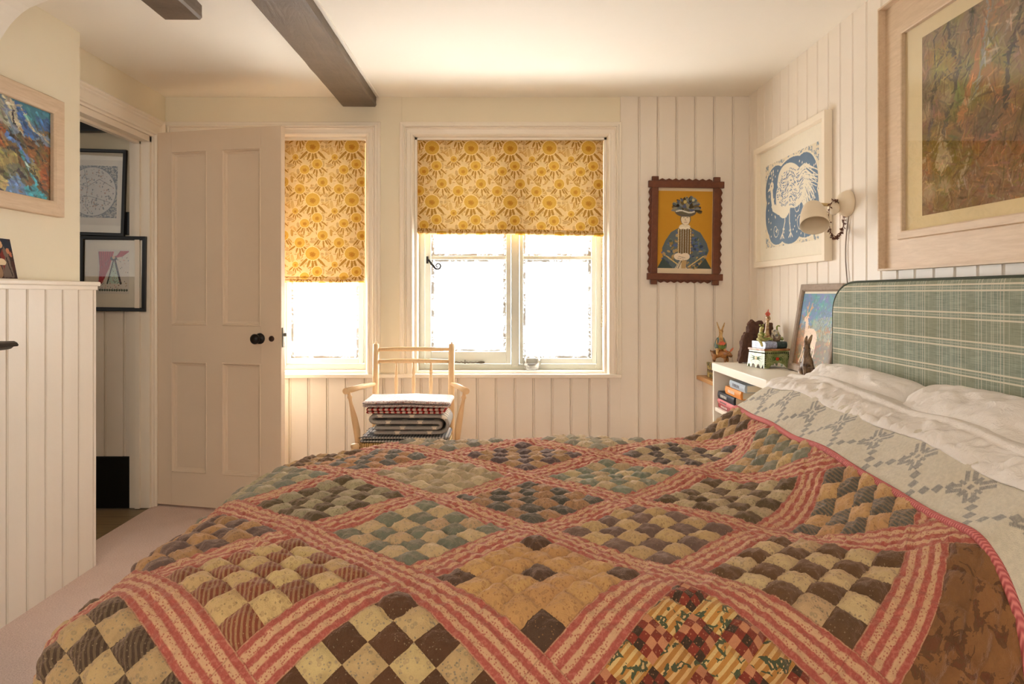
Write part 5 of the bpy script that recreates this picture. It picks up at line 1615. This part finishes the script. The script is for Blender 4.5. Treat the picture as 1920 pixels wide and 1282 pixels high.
# pig, head to the right and towards the room
skin_body('pig', [(-0.026, .012, .046, .0200, .0190), (-0.004, .004, .048, .0215, .0200), (0.014, -.004, .046, .0180), (0.026, -.016, .043, .0150, .0135), (0.033, -.026, .037, .0090), (0.037, -.033, .033, .0070),
                  (-0.034, .004, .026, .0085), (-0.036, .001, .006, .0058), (-0.030, .024, .026, .0085), (-0.031, .025, .006, .0058),
                  (0.012, -.012, .024, .0075), (0.010, -.016, .005, .0052), (0.026, .006, .024, .0075), (0.030, .006, .005, .0052),
                  (-0.045, .018, .052, .0035), (-0.049, .020, .060, .0022)],
          [(0, 1), (1, 2), (2, 3), (3, 4), (4, 5), (0, 6), (6, 7), (0, 8), (8, 9), (2, 10), (10, 11), (2, 12), (12, 13), (0, 14), (14, 15)], M_PIG_, hr)
e_ = MB()
for s_ in (-1, 1):
    e_.ball((0.026 + s_ * .017, -.014 + s_ * .006, .062), (.0045, .003, .0125), M=Matrix.Rotation(s_ * .75, 4, 'Y'), n=12)
e_.build('pig_ear', plain('pink_ear_glaze', rgb(214, 120, 84), .3), hr)
e_ = MB(); e_.ball((0.020, -.030, .047), .0018, n=6); e_.ball((0.036, -.022, .047), .0018, n=6); e_.build('pig_eye', M_BLK, hr)
# hare: body, head, arms, legs as one surface
skin_body('hare', [(-0.006, .004, .075, .0165, .0150), (-0.006, .002, .096, .0155, .0130), (-0.006, .000, .114, .0100), (-0.006, -.002, .126, .0065), (-0.006, -.003, .139, .0100, .0095), (-0.006, -.013, .134, .0060),
                   (-0.022, -.002, .106, .0060), (-0.026, -.012, .090, .0050), (-0.012, -.020, .086, .0042),
                   (0.010, -.002, .106, .0060), (0.013, -.012, .090, .0050), (0.001, -.020, .086, .0042),
                   (-0.022, -.006, .068, .0085), (-0.028, -.018, .050, .0060), (-0.028, -.026, .040, .0045),
                   (0.008, -.012, .070, .0080), (0.006, -.026, .058, .0055),
                   (-0.011, -.001, .152, .0045), (-0.018, .001, .172, .0048, .003), (-0.023, .002, .190, .0018),
                   (0.000, -.001, .152, .0045), (0.008, .001, .170, .0048, .003), (0.014, .002, .187, .0018)],
          [(0, 1), (1, 2), (2, 3), (3, 4), (4, 5), (2, 6), (6, 7), (7, 8), (2, 9), (9, 10), (10, 11), (0, 12), (12, 13), (13, 14), (0, 15), (15, 16), (4, 17), (17, 18), (18, 19), (4, 20), (20, 21), (21, 22)], M_HARE, hr)
# teal cape round the back and shoulders
cp = MB(); rows = []
for i in range(9):
    t = i / 8; z__ = .118 - t * .050; r0 = .013 + .012 * math.sin(t * PI * .7)
    rows.append([cp.bm.verts.new((-0.006 + r0 * 1.15 * math.cos(a), .002 + r0 * math.sin(a), z__)) for a in [(-.30 + 1.60 * k / 12) * PI for k in range(13)]])
for a, b in zip(rows, rows[1:]):
    for k in range(12): cp.bm.faces.new((a[k], a[k + 1], b[k + 1], b[k]))
o = cp.build('cape', glaze('teal_glaze', rgb(66, 98, 104), rgb(112, 136, 130), 50), hr, sm=True)
s1_ = o.modifiers.new('Solidify', 'SOLIDIFY'); s1_.thickness = 0.002
fl_ = MB()
for k in range(5): fl_.ball((-0.006 + (k - 2) * .0045, -.023, .094 - abs(k - 2) * .0022), (.0042, .0042, .0095), M=Matrix.Rotation((k - 2) * .35, 4, 'Y'), n=10)
fl_.build('tulip', plain('tulip_coral', rgb(222, 106, 78), .3), hr)
fl_ = MB()
for k in range(5): fl_.ball((-0.006 + (k - 2) * .0058, -.024, .076), (.0045, .0042, .0120), M=Matrix.Rotation((k - 2) * .38, 4, 'Y'), n=10)
fl_.build('tulip_leaf', glaze('leaf_glaze', rgb(120, 140, 66), rgb(80, 108, 48), 50), hr)
e_ = MB(); e_.ball((-0.0125, -.0095, .143), .0016, n=6); e_.ball((0.0008, -.0095, .143), .0016, n=6); e_.build('hare_eye', M_BLK, hr)

# small brown hare ornament in front of the deer painting
M_BRH = glaze('brown_hare_glaze', rgb(146, 116, 86), rgb(66, 44, 32), 34, 0.45)
bh = thing('hare_ornament', 'brown sitting hare ornament beside the headboard in front of deer painting', 'ornament', (1.190, 2.925, CZ + 0.0005))
skin_body('hare_body', [(0.000, .012, .034, .0300, .0280), (-0.004, .000, .066, .0210, .0200), (-0.008, -.010, .095, .0125), (-0.010, -.016, .115, .0145, .0135), (-0.018, -.030, .110, .0085),
                        (0.000, -.006, .134, .0068), (0.010, .004, .152, .0082, .005), (0.022, .012, .172, .0028), (-0.010, -.004, .134, .0060), (-0.004, .010, .150, .0075, .0045), (0.006, .022, .166, .0028),
                        (-0.020, -.020, .056, .0090), (-0.022, -.026, .026, .0068), (-0.024, -.032, .006, .0065), (0.008, -.022, .056, .0090), (0.008, -.028, .026, .0068), (0.006, -.034, .006, .0065),
                        (-0.026, .006, .020, .0140), (-0.028, -.022, .008, .0075), (0.026, .004, .020, .0140), (0.026, -.024, .008, .0075)],
          [(0, 1), (1, 2), (2, 3), (3, 4), (3, 5), (5, 6), (6, 7), (3, 8), (8, 9), (9, 10), (1, 11), (11, 12), (12, 13), (1, 14), (14, 15), (15, 16), (0, 17), (17, 18), (0, 19), (19, 20)], M_BRH, bh)
e_ = MB(); e_.ball((-0.0235, -.020, .121), .0024, n=8); e_.ball((-0.004, -.027, .121), .0024, n=8); e_.build('eye', M_BLK, bh)

# ------------------------------------------------------------------ wall lamp, its cord and the leaf garland
M_LAMP = plain('cream_enamel', rgb(232, 216, 190), 0.35, 0.5)
LX, LY, LZp = XR - 0.0125, 2.892, 1.470
lp = thing('wall_lamp', 'cream wall lamp with conical shade on a swing arm', 'lamp', (LX, LY, LZp))
RYm = Matrix.Rotation(-PI / 2, 4, 'Y')      # z -> -x
MB().lathe([(0, 0), (0.050, 0.0), (0.052, 0.006), (0.050, 0.016), (0.044, 0.030), (0.034, 0.040), (0.018, 0.046), (0, 0.047)], 28, RYm).build('wall_mount', M_LAMP, lp)
elb = Vector((-0.070, -0.004, -0.006)); hd_ = Vector((-0.148, -0.020, -0.004))
a_m = MB().tube([(-0.040, 0, -0.004), elb, hd_], [0.0065, 0.0065, 0.0062], 12)
a_m.ball(elb, 0.009, n=12)
a_m.build('arm', plain('lamp_arm_brass', rgb(206, 176, 124), 0.3, 0.5, 0.5), lp)
cap_ = MB().lathe([(0, 0), (0.018, 0.004), (0.026, 0.014), (0.025, 0.028), (0.016, 0.038), (0, 0.042)], 18, RYm); cap_.build('swivel', M_LAMP, lp, M=Matrix.Translation((-0.040, 0.0, -0.018)))
ax = Vector((-0.16, -0.56, -0.81)).normalized()     # direction the shade opens in
q_ = ax.to_track_quat('Z', 'Y').to_matrix().to_4x4()
shp = [(0.0, 0.0), (0.012, 0.001), (0.022, 0.005), (0.031, 0.014), (0.040, 0.032), (0.047, 0.056), (0.0515, 0.084), (0.0525, 0.110), (0.0530, 0.114), (0.0510, 0.114), (0.0495, 0.084), (0.045, 0.056), (0.038, 0.033), (0.028, 0.016), (0.0, 0.007)]
sh_ = MB().lathe(shp, 36, q_); sh_.build('lamp_shade', M_LAMP, lp, M=Matrix.Translation(hd_ + Vector((-0.002, 0.002, 0.004))))
bb = MB().lathe([(0.010, 0.006), (0.011, 0.016), (0.016, 0.028), (0.017, 0.038), (0.011, 0.048), (0, 0.051)], 18, q_)
m = Mat('frosted_bulb', 0.3); m.bsdf.inputs['Base Color'].default_value = rgb(226, 214, 196)
bb.build('bulb', m.mat, lp, M=Matrix.Translation(hd_ + Vector((-0.002, 0.002, 0.004))))
k_ = MB().tube([hd_ + Vector((0.012, 0, 0.004)), hd_ + Vector((0.006, -0.004, 0.016))], 0.0018, 6); k_.build('switch', M_DARKMETAL, lp)
pts = []
for i in range(40):
    t = i / 39
    pts.append((-0.006 + 0.0 * t, -0.004 + 0.035 * math.sin(t * 2.6) * (1 - t * .3) - 0.006, -0.045 - t * 0.262))
cd = MB().tube([Vector(p) for p in pts], 0.0024, 7)
cd.build('cord', plain('grey_cord', rgb(150, 134, 120), 0.6), lp)

# garland: ring of small dried leaves
gl_ = thing('leaf_garland', 'small ring garland of brown dried leaves hung on the wall lamp', 'garland', (LX - 0.058, LY - 0.012, LZp))
M_DL = plain('dried_leaf', rgb(112, 76, 62), 0.7, 0.2)
wire = MB(); gc = Vector((0.000, 0.0, -0.062)); gr_ = 0.070
ring_pts = []
for i in range(49):
    a = i * 2 * PI / 48
    rr_ = gr_ * (1 + 0.05 * math.sin(3 * a + 1))
    ring_pts.append(Vector((gc.x + rr_ * .66 * math.cos(a), gc.y + rr_ * .55 * math.cos(a) - .004, gc.z + rr_ * 1.02 * math.sin(a))))
wire.tube(ring_pts, 0.0012, 6, cap=False); wire.build('wire', M_DL, gl_)
rs = random.Random(7); lf = MB()
for i in range(48):
    dens = 5 if -0.2 < math.cos(i * 2 * PI / 48) or math.sin(i * 2 * PI / 48) < -.6 else 1
    for _ in range(dens):
        p = ring_pts[i] + Vector((rs.uniform(-.003, .003), rs.uniform(-.005, .005), rs.uniform(-.003, .003)))
        d = Vector((rs.uniform(-1, 1), rs.uniform(-1, 1), rs.uniform(-1, 1))).normalized()
        s_ = d.orthogonal().normalized(); L, w_ = rs.uniform(.009, .014), rs.uniform(.0036, .0052)
        up = d.cross(s_) * 0.0012
        vs__ = [lf.bm.verts.new(p), lf.bm.verts.new(p + d * L * .5 + s_ * w_ + up), lf.bm.verts.new(p + d * L), lf.bm.verts.new(p + d * L * .5 - s_ * w_ + up), lf.bm.verts.new(p + d * L * .5 - up)]
        for t_ in ((0, 1, 4), (1, 2, 4), (2, 3, 4), (3, 0, 4)): lf.bm.faces.new([vs__[k] for k in t_])
lf.build('leaves', M_DL, gl_)

# ------------------------------------------------------------------ chair with folded textiles
M_BEECH = wood('pale_beech', rgb(222, 180, 130), rgb(240, 208, 162), 0.4, (20, 20, 3), 3, 0.08)
CHX, CHY = (772 - VX) * 3.72 / F, 3.66
chr_ = thing('wooden_armchair', 'pale spindle-back wooden armchair under the windows, piled with textiles', 'chair', (CHX, CHY, 0))
def post(name, pts, rad, n=14): return MB().tube(pts, rad, n).build(name, M_BEECH, chr_)
bw_ = 0.192
for s_ in (-1, 1):
    o = MB().tube([(s_ * (bw_ - 0.006), 0.150, 0.0), (s_ * bw_, 0.118, 0.42), (s_ * bw_, 0.128, 0.62), (s_ * (bw_ + .001), 0.150, 0.862)], [0.013, 0.0165, 0.0165, 0.0155], 16)
    o.lathe([(0.0155, 0), (0.0145, 0.003), (0.005, 0.005), (0.0045, 0.008), (0.0055, 0.011), (0, 0.015)], 12, Matrix.Translation((s_ * (bw_ + .001), 0.150, 0.862)))
    o.build('rear_leg', M_BEECH, chr_)
    fx = s_ * 0.232
    MB().tube([(fx, -0.190, 0.0), (fx, -0.190, 0.20), (fx, -0.190, 0.30), (fx, -0.190, 0.405)], [0.012, 0.017, 0.018, 0.019], 16).lathe([(0.019, 0.404), (0.022, 0.412), (0.020, 0.422), (0.010, 0.426), (0, 0.426)], 16, Matrix.Translation((fx, -0.190, 0))).build('front_leg', M_BEECH, chr_)
    ax_ = [(s_ * bw_, 0.130, 0.664), (s_ * (bw_ + .040), 0.02, 0.666), (s_ * (bw_ + .092), -0.160, 0.664)]
    o = MB().tube(ax_, [0.0085, 0.0125, 0.0150], 16)
    o.build('arm', M_BEECH, chr_)
    MB().tube([(s_ * 0.236, -0.105, 0.405), (s_ * 0.240, -0.108, 0.47), (s_ * 0.250, -0.118, 0.53), (s_ * 0.264, -0.128, 0.60), (s_ * 0.268, -0.130, 0.622), (s_ * 0.269, -0.131, 0.632), (s_ * 0.270, -0.132, 0.640), (s_ * 0.272, -0.134, 0.655)], [0.012, 0.0165, 0.0150, 0.0085, 0.0085, 0.0130, 0.0090, 0.0080], 14).build('arm_support', M_BEECH, chr_)
    for z_ in (0.14, 0.27): MB().tube([(s_ * 0.200, 0.142, z_), (s_ * 0.232, -0.19, z_)], [0.008, 0.009], 10).build('stretcher', M_BEECH, chr_)
for z_, y_ in ((0.838, 0.149), (0.778, 0.143)): MB().tube([(-bw_, y_, z_), (-bw_ * .4, y_ + .004, z_ + .001), (bw_ * .4, y_ + .004, z_ + .001), (bw_, y_, z_)], [0.0085, 0.0108, 0.0108, 0.0085], 12).build('back_rail', M_BEECH, chr_)
MB().tube([(-bw_, 0.118, 0.455), (bw_, 0.118, 0.455)], 0.009, 12).build('back_rail', M_BEECH, chr_)
for k, x_ in enumerate((-0.088, 0.0, 0.088)):
    pr_ = [(0.0030, 0.0), (0.0042, 0.05), (0.0058, 0.10), (0.0070, 0.155), (0.0098, 0.215), (0.0088, 0.240), (0.0050, 0.252), (0.0085, 0.262), (0.0066, 0.285), (0.0032, 0.322)]
    MB().tube([(x_, 0.118 + .025 * h / .322, 0.455 + h) for r, h in pr_], [r for r, h in pr_], 12).build('spindle', M_BEECH, chr_)
m = Mat('rush_seat', 0.8, 0.2)
x_, y_, z_ = m.sep(m.coord()); w_ = (x_ * 600.0).sin() * 0.5 + 0.5
m.base(m.mix(w_, rgb(150, 116, 70), rgb(200, 166, 110))); m.bump(w_, 0.6, .004)
st_b = MB(); st_b.prism([(-0.225, -0.185), (0.225, -0.185), (0.192, 0.125), (-0.192, 0.125)], 0.392, 0.424, axis='z'); st_b.build('seat', m.mat, chr_)
for y_ in (-0.190,): MB().tube([(-0.232, y_, 0.24), (0.232, y_, 0.24)], 0.009, 10).build('stretcher', M_BEECH, chr_)

def ribbon_cloth(path, th, y0_, y1_, name, mat, n_y=26, seed=0, amp=0.004, parent=None, M=None):
    """a thick folded cloth: path in x,z, thickness th, running from y0 to y1"""
    P_ = [Vector((a, 0, b)) for a, b in path]
    # resample smoothly
    d = [0]
    for a, b in zip(P_, P_[1:]): d.append(d[-1] + (b - a).length)
    N = 150; xs = np.interp(np.linspace(0, d[-1], N), d, [p.x for p in P_]); zs = np.interp(np.linspace(0, d[-1], N), d, [p.z for p in P_])
    kk = np.hanning(7); kk /= kk.sum(); xs = np.convolve(np.pad(xs, 3, 'edge'), kk, 'valid'); zs = np.convolve(np.pad(zs, 3, 'edge'), kk, 'valid')
    tx = np.gradient(xs); tz = np.gradient(zs); L = np.hypot(tx, tz); nx_, nz_ = -tz / L, tx / L
    outx = np.concatenate([xs + nx_ * th / 2, xs[::-1] - nx_[::-1] * th / 2]); outz = np.concatenate([zs + nz_ * th / 2, zs[::-1] - nz_[::-1] * th / 2])
    M2 = len(outx)
    ys = np.linspace(y0_, y1_, n_y)
    nz = smooth_noise((n_y, M2), (4, 12), seed) - 0.5
    YY = np.repeat(ys[:, None], M2, 1)
    endr = np.clip(np.minimum(YY - y0_, y1_ - YY) / 0.010, 0, 1) ** .5
    cx__ = np.concatenate([xs, xs[::-1]]); cz__ = np.concatenate([zs, zs[::-1]])
    XX = cx__[None] + (outx - cx__)[None] * (0.35 + .65 * endr) + nz * amp; ZZ = cz__[None] + (outz - cz__)[None] * (0.35 + .65 * endr) + nz * amp * .6
    co = np.stack([XX, YY, ZZ], -1); co = np.concatenate([co, co[:, :1]], 1)
    caps = [np.stack([np.concatenate([cx__, cx__[:1]]), np.full(M2 + 1, ys[0]), np.concatenate([cz__, cz__[:1]])], -1)[None], np.stack([np.concatenate([cx__, cx__[:1]]), np.full(M2 + 1, ys[-1]), np.concatenate([cz__, cz__[:1]])], -1)[None]]
    co = np.concatenate([caps[0], co, caps[1]], 0)
    s_len = np.concatenate([np.linspace(0, d[-1], N), np.linspace(d[-1], 0, N), [0]])
    uvv = np.stack([np.repeat(s_len[None], co.shape[0], 0), co[..., 1]], -1)
    return grid_mesh(name, co, uv=uvv, mat=mat, parent=parent)

def arc(cx, cz, r, a0, a1, n=8): return [(cx + r * math.cos(a0 + (a1 - a0) * i / n), cz + r * math.sin(a0 + (a1 - a0) * i / n)) for i in range(n + 1)]
SY0, SY1 = CHY - 0.175, CHY + 0.095
zS = 0.4255
def uvmat(name, fn, rough=0.9, bump=(500, .4)):
    m = Mat(name, rough, 0.1)
    u__, v__, _ = m.sep(m.new('ShaderNodeUVMap').outputs[0])
    m.base(fn(m, u__, v__)); m.bump(m.noise(m.coord(), bump[0], 2), bump[1], .003)
    return m.mat
# checked fringed shawl at the bottom
def f_check(m, u, v):
    a = ((u * 2 * PI / 0.014).sin().gt(0)) ; b = ((v * 2 * PI / 0.014).sin().gt(0))
    return m.mix((a + b) * 0.5, rgb(196, 190, 180), rgb(52, 56, 66))
sh = thing('folded_shawl', 'black and grey checked fringed shawl, bottom of the pile on the chair', 'shawl', (0, 0, 0), group='textiles folded on the chair')
o = ribbon_cloth([(CHX - 0.214, zS + .006), (CHX + 0.19, zS + .006)] + arc(CHX + 0.19, zS + .014, .008, -PI / 2, PI / 2)[1:] + [(CHX - 0.205, zS + .022)], 0.0105, SY0 - .006, SY1, 'cloth', uvmat('check_wool', f_check), parent=sh, seed=3)
fr_ = MB(); rs = random.Random(3)
for k in range(46):
    y_ = SY0 + (SY1 - SY0) * k / 45; x_ = CHX - 0.212 + rs.uniform(0, .03); z_ = zS + .022 + rs.uniform(0, .008)
    fr_.tube([(x_ + .05, y_, z_ - .002), (x_ + .02, y_ + rs.uniform(-.004, .004), z_ + rs.uniform(-.002, .006)), (x_ - .010, y_ + rs.uniform(-.006, .006), z_ - rs.uniform(.004, .014))], [.0022, .0018, .0012], 5)
fr_.build('fringe', plain('fringe_wool', rgb(110, 108, 108), .9), sh)
# grey blanket with pale spots, folded over
def f_grey(m, u, v):
    a = ((u / 0.075).fract() - 0.5) * 0.075; b = ((v / 0.05 + ((u / 0.075).floor().mod2()) * 0.5).fract() - 0.5) * 0.05
    d = (a * a + b * b * 1.2).lt(0.00022)
    return m.mix(d, m.mix(m.noise(m.coord(), 260, 2), rgb(132, 124, 116), rgb(186, 180, 172)), rgb(226, 212, 192))
x0_, x1_ = CHX - 0.172, CHX + 0.205
zg = zS + 0.034
path = [(x0_ + .02, zg + .010), (x1_ - .046, zg + .010)] + arc(x1_ - .046, zg + .049, .039, -PI / 2, PI / 2)[1:] + [(x0_ + .018, zg + .088)] + arc(x0_ + .018, zg + .0735, .0145, PI / 2, 1.5 * PI)[1:] + [(x1_ - .050, zg + .059)] + arc(x1_ - .050, zg + .0455, .0135, PI / 2, -PI / 2)[1:] + [(x0_ + .02, zg + .032)]
gb = ribbon_cloth(path, 0.0170, SY0 + .004, SY1, 'folded_blanket', uvmat('grey_spotted_wool', f_grey, bump=(380, .7)), seed=5, amp=.003)
tag(gb, 'thick grey wool blanket with pale spots, folded on the chair', 'blanket', 'textiles folded on the chair')
# red and white striped cloth
def f_red(m, u, v):
    t = (u / 0.0262).fract()
    s = t.lt(0.44); thin = (t - 0.62).abs().lt(0.035).mx((t - .86).abs().lt(.03))
    return m.mix(s.mx(thin * .8), rgb(230, 212, 194), rgb(158, 50, 46))
zr = zg + 0.0990
rc_ = ribbon_cloth([(CHX - 0.185, zr + .006), (CHX + 0.175, zr + .006)] + arc(CHX + .175, zr + .013, .007, -PI / 2, PI / 2)[1:] + [(CHX - .185, zr + .020)], 0.0115, SY0 + .004, SY1 - .004, 'striped_cloth', uvmat('red_stripe_cotton', f_red), seed=9)
tag(rc_, 'red and white striped cloth folded under the pale floral quilt on the chair', 'cloth', 'textiles folded on the chair')
# pale floral quilt on top
def f_flo(m, u, v):
    d = m.voro(m.coord(), 150).lt(.36); d2 = m.voro(m.coord(), 95).lt(.30)
    c1 = m.mix(d, rgb(236, 228, 222), rgb(92, 96, 140)); c1 = m.mix(d2, c1, rgb(176, 110, 90))
    return m.mix(((v - (SY0 - .004)).abs().lt(0.030)), m.mix(0.55, c1, rgb(240, 236, 230)), m.mix(0.45, c1, rgb(140, 104, 84)))
zf = zr + 0.0305
fq = ribbon_cloth([(CHX - 0.200, zf + .006), (CHX - 0.1, zf + .008), (CHX, zf + .010), (CHX + .1, zf + .006), (CHX + 0.198, zf + .004)] + arc(CHX + .198, zf + .011, .007, -PI / 2, PI / 2)[1:] + [(CHX + .1, zf + .021), (CHX, zf + .026), (CHX - .1, zf + .023), (CHX - .200, zf + .022)], 0.0120, SY0 - .006, SY1 + .004, 'folded_quilt', uvmat('floral_quilting', f_flo, bump=(60, .8)), seed=11, amp=.006)
tag(fq, 'white folded quilt with small floral edge, top of the pile on the chair', 'quilt', 'textiles folded on the chair')

# ------------------------------------------------------------------ cast iron mantelshelf on the chimney breast
fp = thing('cast_iron_fireplace', 'black cast iron fireplace shelf projecting from the boarded chimney breast', 'fireplace', (BX, 1.95, 0))
MY1 = 2.462 - 1.95
pr_ = [(0.0005, 0.965), (0.070, 0.965), (0.080, 0.960), (0.085, 0.952), (0.082, 0.948), (0.070, 0.948), (0.060, 0.940), (0.045, 0.936), (0.0005, 0.936)]
MB().prism(pr_, -MY1, MY1).build('mantelshelf', M_DARKMETAL, fp)
s_ = MB(); s_.box((0.0005, -MY1 + .10, 0.0), (0.030, -MY1 + .26, 0.936), bevel=.004); s_.box((0.0005, MY1 - .30, 0.0), (0.030, MY1 - .14, 0.936), bevel=.004); s_.box((0.0005, -MY1 + .26, 0.70), (0.026, MY1 - .30, 0.936), bevel=.004)
s_.build('surround', M_DARKMETAL, fp)
MB().box((0.0005, -MY1 + .26, 0.0), (0.008, MY1 - .30, 0.70)).build('firebox', M_BLACK, fp)

# small clear glass bowl on the sill of the right window
m = Mat('clear_glass', 0.02, 0.5)
nt = m.nt
tr = m.new('ShaderNodeBsdfTransparent'); tr.inputs[0].default_value = (.93, .93, .93, 1); gl2 = m.new('ShaderNodeBsdfGlossy'); gl2.inputs['Roughness'].default_value = .05
lw = m.new('ShaderNodeLayerWeight'); lw.inputs[0].default_value = .35
ms = m.new('ShaderNodeMixShader'); nt.links.new(lw.outputs['Facing'], ms.inputs[0]); nt.links.new(tr.outputs[0], ms.inputs[1]); nt.links.new(gl2.outputs[0], ms.inputs[2]); nt.links.new(ms.outputs[0], nt.nodes['Material Output'].inputs['Surface'])
gp = P(997, 690, 4.150)
gb_ = MB().lathe([(0, 0), (0.026, 0.0), (0.040, 0.012), (0.050, 0.034), (0.052, 0.052), (0.046, 0.074), (0.036, 0.088), (0.033, 0.088), (0.043, 0.073), (0.049, 0.052), (0.047, 0.034), (0.037, 0.014), (0, 0.005)], 28)
o = gb_.build('glass_bowl', m.mat); o.location = (gp.x, 4.146, WZ0 + 0.0125)
tag(o, 'small round clear glass bowl standing on the window sill', 'bowl')

tag(MB().box((1.3262, 2.70, CZ + .0005), (1.3350, 2.870, 1.160), bevel=0.002).build('wooden_board', wood('dark_brown_board', rgb(88, 60, 38), rgb(128, 92, 60), 0.6, (20, 20, 3))), 'brown wooden board standing behind the headboard corner, beside the deer painting', 'board')
